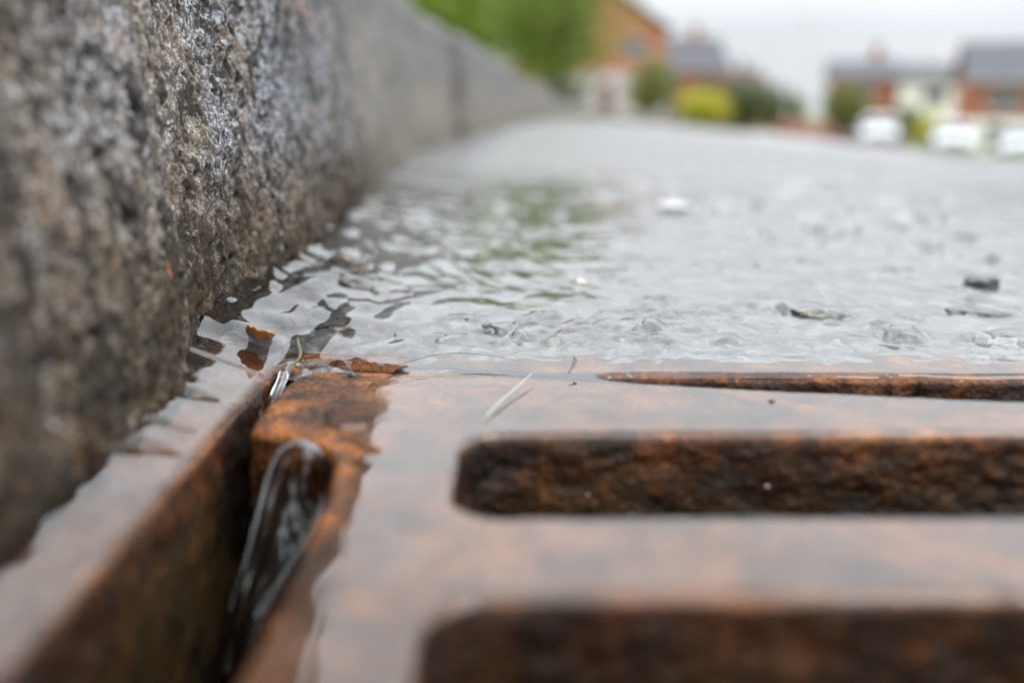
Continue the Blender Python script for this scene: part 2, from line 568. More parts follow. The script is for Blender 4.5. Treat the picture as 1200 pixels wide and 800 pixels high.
# ------------------------------------------------------------------ drain frame
fx_ = spaced((-0.084, -0.038, 0.0006, 0.0006), (-0.038, 0.104, 0.0006, 0.0007), (0.104, 0.302, 0.0008, 0.004))
fy_ = spaced((-0.062, 0.06, 0.004, 0.0009), (0.06, 0.199, 0.0006, 0.0006))
def frame_split(x, y):
    lab = np.zeros(x.shape, int)
    lab[(y > 0.170) & (y - 0.176 > (-0.044 - x))] = 1
    lab[(x > 0.22) & (y < 0.1705)] = 2
    lab[(x > 0.2725)] = 2
    lab[(y < -0.02) & (x <= 0.27)] = 3
    return lab
frame = empty('drain_frame', (0.12, 0.19, -0.05))
tag(frame, 'rusty cast iron frame around the slotted grate, its kerb side rail under clear water', 'drain frame')
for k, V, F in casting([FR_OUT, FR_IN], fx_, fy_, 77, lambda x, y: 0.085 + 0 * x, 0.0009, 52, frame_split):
    SHEEN_PARTS.append((mesh_np('rail', shift(V, frame), F, MAT_RUST, frame), V))

# ------------------------------------------------------------------ gully pit (chamber below)
def box_mesh(name, x0, x1, y0, y1, z0, z1, mat, parent=None, inward=False, top=True):
    V = [(x, y, z) for z in (z0, z1) for y in (y0, y1) for x in (x0, x1)]
    F = [(0, 2, 3, 1), (0, 1, 5, 4), (1, 3, 7, 5), (3, 2, 6, 7), (2, 0, 4, 6)]
    if top: F.append((4, 5, 7, 6))
    if inward: F = [tuple(reversed(f)) for f in F]
    return mesh_np(name, V, F, mat, parent, False)

MAT_PIT = plain('slimy pit concrete', (0.045, 0.030, 0.014), 0.5, 0.5, 30)
tag(box_mesh('pit', -0.075, 0.295, -0.055, 0.193, -0.42, -0.086, MAT_PIT, None, True, False), kind='structure')
pw = mesh_np('pit_water', [(-0.074, -0.054, -0.33), (0.294, -0.054, -0.33), (0.294, 0.192, -0.33), (-0.074, 0.192, -0.33)], [(0, 1, 2, 3)], plain('murky pit water', (0.012, 0.010, 0.006), 0.05, 0.2, 20))
tag(pw, kind='structure')

# ------------------------------------------------------------------ road surface and its stones
NST = 2600
sy = 0.205 + (rng.random(NST) ** 1.8) * 1.9
sx = -0.07 + rng.random(NST) * (0.12 + 0.75 * sy)
srad = 0.0030 + 0.0050 * rng.random(NST) ** 1.6 + 0.0022 * smooth(0.3, 1.2, sy)
shgt = 0.0010 + 0.0036 * rng.random(NST) ** 3.0
sang = rng.random(NST) * math.pi
sasp = 0.6 + 0.4 * rng.random(NST)
keep = np.ones(NST, bool)
order = np.argsort(-shgt)
for a in range(NST):
    i = order[a]
    if not keep[i]: continue
    for j in order[a + 1:a + 1]:
        pass
# aggregate stones seen standing up in the photograph: x, y, radius, height
BIG = [(2.3, 262, 8, 2.9), (9.5, 268, 6, 3.1), (20, 285, 9, 3.4), (30, 268, 7, 2.7), (108.7, 355, 13, 4.6), (46, 300, 8, 3.2), (60, 281, 7, 3.0),
       (88, 300, 10, 3.4), (97, 282, 7, 3.0), (124, 330, 10, 4.0), (140, 318, 9, 3.8), (50, 236, 9, 2.6), (66, 246, 8, 2.5), (-8, 240, 6, 2.3),
       (12, 232, 5, 2.0), (150, 400, 14, 4.6), (90, 420, 12, 3.8), (40, 350, 9, 3.0), (25, 400, 10, 3.4), (119, 262, 7, 2.9), (70, 330, 9, 3.2),
       (101, 247, 6, 2.5), (75, 470, 16, 5.0), (118, 500, 18, 5.2), (170, 560, 20, 5.2), (60, 560, 18, 4.8), (210, 520, 18, 5.4), (140, 440, 13, 5.0), (180, 430, 14, 5.2), (200, 640, 24, 5.6), (100, 640, 22, 5.2), (250, 700, 26, 5.8), (165, 365, 11, 4.9), (145, 345, 10, 4.6), (96, 372, 10, 4.7), (118, 395, 11, 4.8), (60, 300, 9, 4.0), (84, 268, 7, 3.6), (112, 290, 9, 4.1), (130, 300, 7, 3.1), (36, 226, 6, 1.9), (104, 226, 7, 2.2), (160, 470, 14, 4.3)]
sx = np.append(sx, [b[0] * mm for b in BIG]); sy = np.append(sy, [b[1] * mm for b in BIG])
srad = np.append(srad, [b[2] * mm for b in BIG]); shgt = np.append(shgt, [b[3] * mm for b in BIG])
sang = np.append(sang, rng.random(len(BIG)) * 0.6 - 0.3); sasp = np.append(sasp, 0.6 + 0.25 * rng.random(len(BIG)))

def stones(X, Y, scale=1.0, soft=0.0):
    H = np.zeros_like(X)
    xs, ys = X[0, :], Y[:, 0]
    for i in range(len(sx)):
        r = srad[i] * scale
        j0, j1 = np.searchsorted(xs, (sx[i] - r, sx[i] + r))
        k0, k1 = np.searchsorted(ys, (sy[i] - r, sy[i] + r))
        if j1 - j0 < 1 or k1 - k0 < 1: continue
        dx = X[k0:k1, j0:j1] - sx[i]; dy = Y[k0:k1, j0:j1] - sy[i]
        ca, sa = math.cos(sang[i]), math.sin(sang[i])
        u = (dx * ca + dy * sa) / r
        v = (-dx * sa + dy * ca) / (r * sasp[i])
        q = u * u + v * v
        q = q + 0.25 * pn((dx + sx[i]) / 0.004, (dy + sy[i]) / 0.004, i * 0.37, 5)
        b = np.clip(1 - q, 0, 1)
        b = b ** (0.55 if not soft else 1.7)
        np.maximum(H[k0:k1, j0:j1], shgt[i] * b, out=H[k0:k1, j0:j1])
    return H

rx_ = spaced((-0.085, 0.125, 0.0008, 0.0008), (0.125, 0.6, 0.0009, 0.02), (0.6, 7.1, 0.02, 0.5))
ry_ = spaced((0.1855, 0.42, 0.0008, 0.0011), (0.42, 1.6, 0.0012, 0.02), (1.6, 9, 0.02, 0.4), (9, 420, 0.5, 25))
X, Y = np.meshgrid(rx_, ry_)
ST = stones(X, Y)
near = 1 - smooth(0.9, 1.8, Y)
lap = smooth(0.216, 0.197, Y)
Z = -0.0008 + lap * (0.0010 + 0.0015 * fbm(X / 0.010, Y / 0.006, 0, 3, 8) - 0.0022 * smooth(0.194, 0.1858, Y)) + ST * near + near * 0.00030 * fbm(X / 0.004, Y / 0.004, 0, 3, 3)
OFF = kerb_x(Y) + 0.065
XR = X + OFF
Z = Z + land(XR, Y)
YR = Y + lap * 0.0042 * fbm(X / 0.011, 0 * X, 0.7, 4, 14)
tag(mesh_np('road', np.stack([XR.ravel(), YR.ravel(), Z.ravel()], 1), grid_faces(len(rx_), len(ry_)), MAT_ASPH), kind='structure')

# ------------------------------------------------------------------ water over road, frame and grate
GAP = np.array([(-45.9, -60), (-45.9, 100), (-46.3, 130), (-46.8, 150), (-46.6, 178), (-45.6, 186), (-42, 190.2), (-36, 190.6), (-29, 189.0), (-21, 187.2), (-23.5, 184.5),
                (-20.5, 182), (-27, 178), (-25.5, 174.5), (-30.5, 168), (-31.7, 161), (-30.3, 154), (-27.7, 150.4), (-23.0, 150.6), (-27.0, 146.6), (-24.4, 143.6), (-20.2, 139.2),
                (-24.0, 136.6), (-21.8, 133.2), (-22.4, 128), (-21.3, 123.6), (-22.2, 118), (-20.8, 114), (-23.7, 112.5), (-22.0, 105.6), (-24.2, 96.3),
                (-22.2, 91), (-24, 82), (-24, -60)]) * mm
GAPA = soften(np.array([(300, 156.5), (150, 158.8), (88, 163.5), (60, 168.1), (37, 172.3), (24, 175.2), (17.5, 177.6), (15.5, 180.0), (19, 182.6), (40, 182.6), (96, 181.3), (300, 179.8)]), 1) * mm
OUTER = np.array([(-200, -55), (9000, -55), (9000, 99000), (-200, 99000)]) * mm
def grow(P, d):
    """move an outline inwards by d (towards its own centroid side)"""
    P = np.asarray(P)
    N = np.roll(P, -1, 0) - np.roll(P, 1, 0)
    L = np.sqrt((N ** 2).sum(1, keepdims=True)) + 1e-12
    nrm = np.stack([-N[:, 1], N[:, 0]], 1) / L
    area = 0.5 * np.sum(P[:, 0] * np.roll(P[:, 1], -1) - np.roll(P[:, 0], -1) * P[:, 1])
    return P + nrm * d * (1 if area > 0 else -1)
W_HOLES = [GAP, grow(GAPA, 0.0003), grow(SLOT_B, 0.0004), grow(SLOT_C, 0.0004), grow(SLOT_D, 0.0004)]

def water_sdf(X, Y):
    base = polys_sdf(X, Y, [OUTER] + W_HOLES) if X.size else X
    # jagged run-off line on bare metal
    jag = 0.0006 * pn(X / 0.004, Y / 0.0016, 0, 51) * smooth(-0.036, -0.030, X) * (1 - smooth(-0.016, -0.012, X)) * (Y < 0.19)
    return base + jag + edge_noise(X, Y, 91, 0.00012, 0.00005)

# sky sheen painted pale where film covers the iron, omitted in brown spots
for o, P in SHEEN_PARTS:
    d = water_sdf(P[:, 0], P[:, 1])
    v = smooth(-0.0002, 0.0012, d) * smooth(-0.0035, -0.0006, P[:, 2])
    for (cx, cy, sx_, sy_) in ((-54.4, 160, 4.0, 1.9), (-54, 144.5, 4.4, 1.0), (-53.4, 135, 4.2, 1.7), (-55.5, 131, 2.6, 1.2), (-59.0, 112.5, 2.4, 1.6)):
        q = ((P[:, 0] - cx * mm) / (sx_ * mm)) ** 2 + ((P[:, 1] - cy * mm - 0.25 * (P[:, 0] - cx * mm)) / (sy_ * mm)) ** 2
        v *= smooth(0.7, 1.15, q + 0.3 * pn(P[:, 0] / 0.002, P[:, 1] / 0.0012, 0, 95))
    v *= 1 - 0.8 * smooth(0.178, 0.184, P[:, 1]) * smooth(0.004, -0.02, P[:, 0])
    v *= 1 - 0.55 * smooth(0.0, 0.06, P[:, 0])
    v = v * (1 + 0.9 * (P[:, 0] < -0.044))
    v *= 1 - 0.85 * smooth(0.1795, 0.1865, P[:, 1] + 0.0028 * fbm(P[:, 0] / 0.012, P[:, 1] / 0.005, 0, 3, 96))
    at = o.data.attributes.new('sky_sheen', 'FLOAT', 'POINT')
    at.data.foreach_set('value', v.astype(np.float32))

def ripples(X, Y):
    # flow comes down the gutter and bends to the gap corner
    wx = X + 0.006 * pn(X / 0.05, Y / 0.05, 0.5, 61)
    wy = Y + 0.010 * pn(X / 0.05, Y / 0.05, 3.5, 62)
    road = smooth(0.186, 0.225, Y)
    gut = np.exp(-((X + 0.05) / 0.045) ** 2)                  # the run of water by the kerb
    a = 0.00026 * pn(wx / 0.020, wy / 0.016, 0, 63) + 0.00013 * pn(wx / 0.009, wy / 0.010, 0, 64)
    # long braided ridges running downhill
    b = pn((wx + 0.35 * wy) / 0.011, wy / 0.045, 0, 65)
    ridge = (1 - np.abs(b)) ** 4
    c = pn((wx - 0.10 * wy) / 0.015, wy / 0.07, 0, 66)
    ridge2 = (1 - np.abs(c)) ** 6
    nearw = 1 - smooth(0.34, 0.75, Y) * 0.62
    z = road * nearw * (a * (1.0 + 1.2 * gut) + 0.00042 * ridge * (0.25 + 1.2 * gut) + 0.0003 * ridge2 * (0.35 + gut))
    # choppy corner in front of the gap
    cor = np.exp(-(((X + 0.054) / 0.032) ** 2 + ((Y - 0.222) / 0.048) ** 2)) * smooth(0.186, 0.198, Y)
    z = z + cor * (0.0025 * pn(wx / 0.012, wy / 0.014, 1, 67) + 0.0011 * pn(wx / 0.006, wy / 0.008, 1, 68) + 0.0016)
    # calm film on the iron
    film = 1 - road
    z = z + film * (0.00009 * pn(wx / 0.012, wy / 0.010, 2, 69) + 0.00004 * pn(wx / 0.004, wy / 0.005, 2, 70))
    # ripples over the kerb side rail
    for (cx, cy, sx_, sy_, am) in ((-54.4, 160, 3.0, 1.4, -0.75), (-54, 144.5, 3.4, 0.7, -0.5), (-53.4, 135, 3.2, 1.3, -0.7), (-55.5, 131, 2.0, 1.0, -0.4), (-59.0, 112.5, 2.0, 1.2, -0.5)):
        z = z + 1.9 * am * mm * np.exp(-((X - cx * mm) / (sx_ * mm)) ** 2 - ((Y - cy * mm - 0.25 * (X - cx * mm)) / (sy_ * mm)) ** 2)
    # larger waves further up the street
    far = smooth(0.6, 1.6, Y)
    z = z + far * 0.0010 * (pn(X / 0.06, Y / 0.09, 0, 71) + 0.6 * pn(X / 0.03, Y / 0.05, 0, 72))
    return z

wx_ = spaced((-0.100, 0.125, 0.00055, 0.00055), (0.125, 0.45, 0.00065, 0.008), (0.45, 7.0, 0.008, 0.35))
wy_ = spaced((-0.052, 0.068, 0.004, 0.001), (0.068, 0.31, 0.00055, 0.0006), (0.31, 0.8, 0.0006, 0.0035), (0.8, 9.5, 0.0035, 0.22))
X, Y, D, F, _, _ = trimmed_grid(wx_, wy_, water_sdf)
XX, YY = np.meshgrid(wx_, wy_)
lvl = 0.00085 + 0.0019 * smooth(0.183, 0.235, Y) - 0.00035 * smooth(0.02, -0.02, X) * (Y < 0.18)
kf = np.where(Y < 0.6, kerb_face(Y), -0.065)            # where the kerb face stands
ud = np.clip(X - kf, -0.004, 1)
onr = smooth(0.225, 0.185, Y)
lvl = lvl + onr * 0.40 * np.clip(-0.0458 - X, 0, 0.017)
lvl = lvl + (1 - onr) * (0.0064) * np.exp(-ud / 0.0200) * (1 - 0.45 * smooth(0.5, 1.5, Y)) + 0.0009 * smooth(0.20, 0.26, Y) * smooth(-0.03, -0.07, X)
Wz = lvl + ripples(X, Y)
stn = stones(XX, YY, 1.55, 1.0)
nearm = (1 - smooth(0.9, 1.8, Y)) * (Y > 0.196)
Wz = smax(Wz, 0.0002 + 0.98 * stn * nearm, 0.0013)
Wz = np.maximum(Wz, 0.0003 * (Y < 0.19))
rl = 0.0008
dd = np.clip(D, 0, rl)
Wz = Wz - (Wz + 0.00012) * (1 - np.sqrt(np.clip(1 - (1 - dd / rl) ** 2, 0, 1)))
far_off = (kerb_x(Y) + 0.065) * smooth(0.60, 0.9, Y)
XW = X + far_off
Wz = Wz + land(XW, Y)
V, F = compact(np.stack([XW.ravel(), Y.ravel(), Wz.ravel()], 1), F)
water = mesh_np('water', V, F, MAT_WATER)
tag(water, kind='structure')

# ------------------------------------------------------------------ kerb of stones
kerb = empty('kerb', (-0.065, 0.4, 0))
tag(kerb, kind='structure')
KH = 0.140
def kerb_stone(y0, y1, ysteps, zfine, rough, name='kerb_stone', ar=0.006, out=0.0):
    # profile down the face (u = distance into the stone, z)
    prof = []
    for z in zfine:
        prof.append((0.004 * max(0, z) / KH, z))
    r = 0.014
    zt = zfine[-1]
    for k in range(1, 15):
        a = k / 14 * math.pi / 2
        prof.append((0.004 + r * (1 - math.cos(a)), zt + r * math.sin(a) * (KH - zt) / r * 1.0 if False else zt + (KH - zt) * math.sin(a)))
    for u in (0.03, 0.05, 0.08, 0.12):
        prof.append((u, KH))
    prof.append((0.125, KH - 0.004)); prof.append((0.125, -0.03))
    pu = np.array([p[0] for p in prof]); pz = np.array([p[1] for p in prof])
    ys = np.array(ysteps)
    U, YY = np.meshgrid(pu, ys); Z0, _ = np.meshgrid(pz, ys)
    # rounded arrises at both ends of the stone
    e = np.minimum(YY - y0, y1 - YY)
    end = np.where(e < ar, ar - np.sqrt(np.clip(ar ** 2 - (ar - np.clip(e, 0, ar)) ** 2, 0, None)), 0)
    face = (Z0 < KH - 0.0005) & (U < 0.06)
    fw = np.where(face, 1.0, 0.3)
    n = 0.0030 * pn(YY / 0.09, Z0 / 0.06, 0, 201) + 0.0020 * pn(YY / 0.030, Z0 / 0.026, 0, 202)
    LN = YY - (0.285 + (0.078 - Z0) * 1.78) + 0.012 * pn(YY / 0.02, Z0 / 0.02, 0, 208)
    rf = 1 - smooth(-0.02, 0.26, LN) * 0.82
    g = (0.00105 * fbm(YY / 0.0085, Z0 / 0.0075, 0, 2, 203) + 0.00060 * pn(YY / 0.0020, Z0 / 0.0018, 0, 205) + 0.00030 * pn(YY / 0.0013, Z0 / 0.0012, 0, 206)) * rf * rough
    pits = np.clip(pn(YY / 0.0040, Z0 / 0.0032, 4, 207) - 0.34, 0, 1) * 0.0060 * rf * rough
    # spalled hollow running down the face
    crack = 0.0
    crack = crack + 0.0022 * np.exp(-(LN / 0.0022) ** 2) * smooth(0.09, 0.06, Z0) * smooth(-0.4, 0.5, pn(YY / 0.012, Z0 / 0.012, 1, 209))
    disp = (n + g - pits - crack) * fw
    bul = (kerb_face(YY) - kerb_x(YY)) * (1 - smooth(0.5, 0.7, YY)) * (0.40 + 0.60 * smooth(0.075, 0.012, Z0))
    Xv = kerb_x(YY) - U + disp + bul * fw + out - end * face + 0.0
    Zv = Z0 + np.where(face, 0, -end) + np.where(face, 0, 0.0006 * pn(YY / 0.01, U / 0.01, 0, 210) * rough)
    Zv = Zv + land(Xv, YY)
    V = np.stack([Xv.ravel(), YY.ravel(), Zv.ravel()], 1)
    F = grid_faces(len(pu), len(ys))
    # end caps
    nx = len(pu)
    V = np.concatenate([V, V[:nx].mean(0, keepdims=True), V[-nx:].mean(0, keepdims=True)])
    c0, c1 = len(V) - 2, len(V) - 1
    last = (len(ys) - 1) * nx
    cap = [(i + 1, i, c0, c0) for i in range(nx - 1)] + [(last + i, last + i + 1, c1, c1) for i in range(nx - 1)]
    o = mesh_np(name, shift(V, kerb), F, MAT_KERB, kerb)
    capf = [(i + 1, i, c0) for i in range(nx - 1)] + [(last + i, last + i + 1, c1) for i in range(nx - 1)]
    bm = bmesh.new(); bm.from_mesh(o.data); bm.verts.ensure_lookup_table()
    if len(bm.verts) < c1 + 1:
        bm.verts.new(shift(V[c0:c0 + 1], kerb)[0]); bm.verts.new(shift(V[c1:c1 + 1], kerb)[0]); bm.verts.ensure_lookup_table()
    for f in capf:
        try: bm.faces.new([bm.verts[i] for i in f])
        except ValueError: pass
    bm.to_mesh(o.data); bm.free()
    # worn paint and dark streaks, stored on the vertices
    P = V
    red = np.zeros(len(P)); drk = np.zeros(len(P))
    for (ya, za, yb, zb, w) in ((0.362, 0.0900, 0.375, 0.0785, 0.0016), (0.342, 0.0815, 0.348, 0.0755, 0.0013), (0.3255, 0.0535, 0.334, 0.0470, 0.0009),
                                (0.286, 0.0739, 0.287, 0.0707, 0.0005), (0.1655, 0.0238, 0.1665, 0.0222, 0.0009)):
        ey, ez = yb - ya, zb - za
        t = np.clip(((P[:, 1] - ya) * ey + (P[:, 2] - za) * ez) / (ey * ey + ez * ez), 0, 1)
        d = np.hypot(P[:, 1] - ya - t * ey, P[:, 2] - za - t * ez)
        red = np.maximum(red, smooth(w * 1.3, w * 0.5, d))
    for (yc, w, s) in ((0.4715, 0.010, 0.9), (1.235, 0.030, 0.7), (1.34, 0.020, 0.5)):
        drk = np.maximum(drk, s * np.exp(-((P[:, 1] - yc - 0.03 * np.sin(P[:, 2] * 60)) / w) ** 2) * smooth(0.11, 0.06, P[:, 2]))
    LV = P[:, 1] - (0.285 + (0.078 - P[:, 2]) * 1.78)
    drk = np.maximum(drk, 0.5 * np.exp(-(LV / 0.005) ** 2) * smooth(0.085, 0.06, P[:, 2]))
    frr = smooth(-0.02, 0.34, LV + 0.03 * pn(P[:, 1] / 0.03, P[:, 2] / 0.03, 0, 211))
    for nm, arr in (('red', red), ('dark', drk), ('far', frr)):
        at = o.data.attributes.new(nm, 'FLOAT', 'POINT')
        buf = np.zeros(len(o.data.vertices), np.float32)
        buf[:len(arr)] = arr[:len(buf)]
        at.data.foreach_set('value', buf)
    return o

zf = np.concatenate([np.arange(-0.020, 0.112, 0.00055), np.arange(0.112, 0.1265, 0.0012)])
kerb_stone(-0.08, 0.470, spaced((-0.08, 0.07, 0.02, 0.0015), (0.07, 0.36, 0.0005, 0.0006), (0.36, 0.470, 0.0007, 0.001)), zf, 1.0, ar=0.004)
kerb_stone(0.473, 1.250, spaced((0.473, 0.70, 0.001, 0.003), (0.70, 1.20, 0.003, 0.006), (1.20, 1.250, 0.003, 0.0015)), np.arange(-0.02, 0.1265, 0.0012), 1.0, ar=0.012)
zc = np.arange(-0.03, 0.1265, 0.004)
kerb_stone(-1.0, -0.086, spaced((-1.0, -0.086, 0.03, 0.03)), zc, 0.4)
y = 1.315
while y < 46:
    L = 0.905 if y < 12 else 0.905
    ss = spaced((y, y + 0.03, 0.005, 0.01), (y + 0.03, y + L - 0.03, 0.06, 0.06), (y + L - 0.03, y + L, 0.01, 0.005))
    if y > 9: ss = spaced((y, y + L, 0.15, 0.15)); 
    kerb_stone(y, y + L, ss, np.array([-0.03, 0.0, 0.04, 0.08, 0.1265]) if y > 4 else np.arange(-0.03, 0.1265, 0.008), 0.5, ar=0.015 if y < 2 else 0.006, out=0.006 if y < 2 else 0.0)
    y += L + 0.010
MAT_MORTAR = plain('old mortar', (0.16, 0.125, 0.075), 0.85, 0.5, 90)
def mortar(y0, y1, depth):
    ym = (y0 + y1) / 2
    x = float(kerb_x(ym))
    b = box_mesh('mortar', x - 0.12, x - depth, y0 - 0.003, y1 + 0.003, -0.03, KH - 0.008, MAT_MORTAR)
    b.parent = kerb
    b.data.transform(__import__('mathutils').Matrix.Translation(-kerb.location))
    b.data.transform(__import__('mathutils').Matrix.Translation((0, 0, float(land(x, ym)))))
mortar(0.470, 0.473, 0.004)
mortar(1.250, 1.315, 0.016)

# ------------------------------------------------------------------ falling water in the gap
def outline_fill(outline, plane, thick, step=0.00035):
    """lens of water filling an x-z outline; plane(x, z) -> y of its middle"""
    P = soften(np.array(outline) * mm, 3)
    xs = np.arange(P[:, 0].min() - 0.001, P[:, 0].max() + 0.001, step)
    zs = np.arange(P[:, 1].min() - 0.001, P[:, 1].max() + 0.001, step)
    X, Z, D, F, _, _ = trimmed_grid(xs, zs, lambda a, b: polys_sdf(a, b, [P]))
    T = thick(X, Z, D)
    Yc = plane(X, Z)
    A = np.stack([X.ravel(), (Yc - T).ravel(), Z.ravel()], 1)
    B = np.stack([X.ravel(), (Yc + T * 0.8).ravel(), Z.ravel()], 1)
    V = np.concatenate([A, B])
    n = X.size
    E_ = border_edges(F)
    FF = np.concatenate([F, F[:, ::-1] + n, np.stack([E_[:, 1], E_[:, 0], E_[:, 0] + n, E_[:, 1] + n], 1)])
    return compact(V, FF)

TONGUE = [(-47.0, -60), (-44.5, -36), (-42.1, -23.0), (-39.8, -15.8), (-38.4, -10.2), (-37.1, -4.7), (-35.3, -0.9), (-32.6, 0.7), (-30.5, 0.5), (-28.8, -1.3), (-27.9, -4.4),
          (-28.6, -8.8), (-30.7, -13.0), (-33.6, -17.2), (-35.8, -21.5), (-38.4, -26.4), (-41.0, -36), (-43.6, -60)]
def t_thick(X, Z, D):
    rim = np.sqrt(np.clip(1 - (1 - np.clip(D, 0, 0.0011) / 0.0011) ** 2, 0, 1))
    body = 0.0004 + 0.0007 * np.exp(-((D - 0.0008) / 0.0007) ** 2)
    w = 0.0009 * pn((X + 0.25 * Z) / 0.0042, Z / 0.010, 0, 301) + 0.00012 * pn(X / 0.0016, Z / 0.004, 0, 302)
    return rim * np.clip(body + 0.00015 + np.abs(w) * smooth(0.0004, 0.002, D), 0.0001, None)
def t_plane(X, Z):
    return 0.1450 + 0.42 * np.maximum(Z, -0.026) + 0.0016 * pn((X + 0.2 * Z) / 0.005, Z / 0.012, 0, 303) - 0.0022 * np.exp(-((X + 0.0335 - 0.25 * (Z + 0.008)) / 0.0035) ** 2)
V, F = outline_fill(TONGUE, t_plane, t_thick)
TONGUE_VF = (V, F)

def tube_mesh(pts, radii, seg=10, closed=True):
    pts = [Vector(p) for p in pts]
    V, F = [], []
    for i, p in enumerate(pts):
        t = (pts[min(i + 1, len(pts) - 1)] - pts[max(i - 1, 0)]).normalized()
        a = Vector((0, 0, 1)) if abs(t.z) < 0.8 else Vector((1, 0, 0))
        u = t.cross(a).normalized(); w = t.cross(u).normalized()
        r = radii[i] if hasattr(radii, '__len__') else radii
        ru, rw = r if hasattr(r, '__len__') else (r, r)
        for k in range(seg):
            an = 2 * math.pi * k / seg
            V.append(p + u * math.cos(an) * ru + w * math.sin(an) * rw)
    for i in range(len(pts) - 1):
        for k in range(seg):
            k2 = (k + 1) % seg
            F.append((i * seg + k, i * seg + k2, (i + 1) * seg + k2, (i + 1) * seg + k))
    if closed:
        for i, fl in ((0, True), (len(pts) - 1, False)):
            c = len(V); V.append(pts[i])
            for k in range(seg):
                k2 = (k + 1) % seg
                a, b = i * seg + k, i * seg + k2
                F.append((c, b, a, a) if fl else (c, a, b, b))
    return V, F

def poly_obj(name, V, F, mat, parent=None, smooth_shade=True):
    me = bpy.data.meshes.new(name)
    me.from_pydata([tuple(v) for v in V], [], [tuple(dict.fromkeys(f)) for f in F])
    me.update()
    if smooth_shade: me.shade_smooth()
    me.materials.append(mat)
    o = bpy.data.objects.new(name, me)
    COL.objects.link(o)
    if parent is not None: o.parent = parent
    return o

def spline(pts, n):
    pts = [Vector(p) for p in pts]
    out = []
    for i in range(len(pts) - 1):
        p0, p1, p2, p3 = pts[max(i - 1, 0)], pts[i], pts[i + 1], pts[min(i + 2, len(pts) - 1)]
        for k in range(n):
            t = k / n
            out.append(0.5 * ((2 * p1) + (p2 - p0) * t + (2 * p0 - 5 * p1 + 4 * p2 - p3) * t * t + (3 * p1 - p0 - 3 * p2 + p3) * t ** 3))
    out.append(pts[-1])
    return out

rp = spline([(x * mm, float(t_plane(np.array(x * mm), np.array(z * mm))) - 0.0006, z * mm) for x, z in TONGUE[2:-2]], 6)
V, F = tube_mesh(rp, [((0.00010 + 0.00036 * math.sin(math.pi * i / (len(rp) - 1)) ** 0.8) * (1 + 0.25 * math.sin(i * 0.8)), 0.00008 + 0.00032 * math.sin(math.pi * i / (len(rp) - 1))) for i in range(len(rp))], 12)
tag(poly_obj('falling_water', V, F, MAT_RIM_GLINT), kind='structure')
tag(mesh_np('falling_water', *TONGUE_VF, MAT_WATER), kind='structure')

# thin thread of water dropping past the tongue, and the sheet running down the slit by the tab
th = spline([(-0.0442, 0.168, -0.002), (-0.0448, 0.164, -0.010), (-0.0455, 0.1605, -0.020), (-0.0462, 0.158, -0.034), (-0.0465, 0.157, -0.060)], 8)
V, F = tube_mesh(th, [(0.0004 + 0.0001 * math.sin(i * 0.9), 0.0004) for i in range(len(th))], 12)
tag(poly_obj('falling_water', V, F, MAT_WATER), kind='structure')
th = spline([(-0.0441, 0.189, 0.0004), (-0.0440, 0.184, -0.0008), (-0.0440, 0.178, -0.003), (-0.0442, 0.174, -0.010), (-0.0446, 0.172, -0.024), (-0.045, 0.171, -0.05)], 8)
V, F = tube_mesh(th, [(0.0011 + 0.0001 * math.sin(i * 0.5), 0.0007) for i in range(len(th))], 14)
tag(poly_obj('falling_water', V, F, MAT_WATER), kind='structure')

# ------------------------------------------------------------------ debris caught at the drain
def stone(name, loc, size, rot, mat, seed, rough=0.22, sub=5):
    bm = bmesh.new()
    bmesh.ops.create_icosphere(bm, subdivisions=sub, radius=1.0)
    P = np.array([v.co[:] for v in bm.verts])
    d = 1 + rough * pn(P[:, 0] * 1.4, P[:, 1] * 1.4, P[:, 2] * 1.4, seed) + rough * 0.35 * fbm(P[:, 0] * 4, P[:, 1] * 4, P[:, 2] * 4, 3, seed + 3)
    P = P * d[:, None] * np.array(size)[None, :]
    for v, p in zip(bm.verts, P): v.co = p
    me = bpy.data.meshes.new(name); bm.to_mesh(me); bm.free()
    me.shade_smooth(); me.materials.append(mat)
    o = bpy.data.objects.new(name, me); COL.objects.link(o)
    o.location = loc; o.rotation_euler = rot
    return o

def stone_mat(name, dark, light, scale):
    m = M(name)
    g = m.sep(m.vor(scale, 'Color'))['X']
    c = m.ramp(g, [(0.15, dark), (0.6, tuple(0.5 * (a + b) for a, b in zip(dark, light))), (0.93, light)])
    m.color(m.mix(m.rng(m.noise(scale * 0.3, 4), 0.4, 0.7), c, dark))
    m.bump(m.noise(scale * 1.5, 4, 0.7), 0.0006, 0.8)
    m.set(Roughness=0.35, Coat_Weight=0.5, Coat_Roughness=0.15)
    return m.m
MS1 = stone_mat('speckled wet stone', (0.022, 0.021, 0.018), (0.26, 0.24, 0.17), 1500)
MS2 = stone_mat('black wet stone', (0.012, 0.012, 0.013), (0.12, 0.12, 0.12), 1400)
MS3 = stone_mat('brown wet stone', (0.030, 0.020, 0.013), (0.14, 0.10, 0.07), 900)
tag(stone('pebble', (0.0735, 0.2290, 0.0022), (0.0082, 0.0046, 0.0017), (0, 0.10, -0.15), MS1, 11), 'rough speckled stone breaking the water beyond the narrow slot of the grate', 'pebble', 'stones standing out of the water')
tag(stone('pebble', (0.1288, 0.2700, 0.0036), (0.0045, 0.0040, 0.0018), (0, 0, 0.1), MS2, 12, 0.15), 'small black blocky stone standing out of the water at the far right', 'pebble', 'stones standing out of the water')
tag(stone('pebble', (0.1110, 0.2310, 0.0020), (0.0080, 0.0042, 0.0018), (0, 0.05, -0.2), MS2, 13), 'low dark stone just awash, nearer than the black blocky one', 'pebble', 'stones standing out of the water')
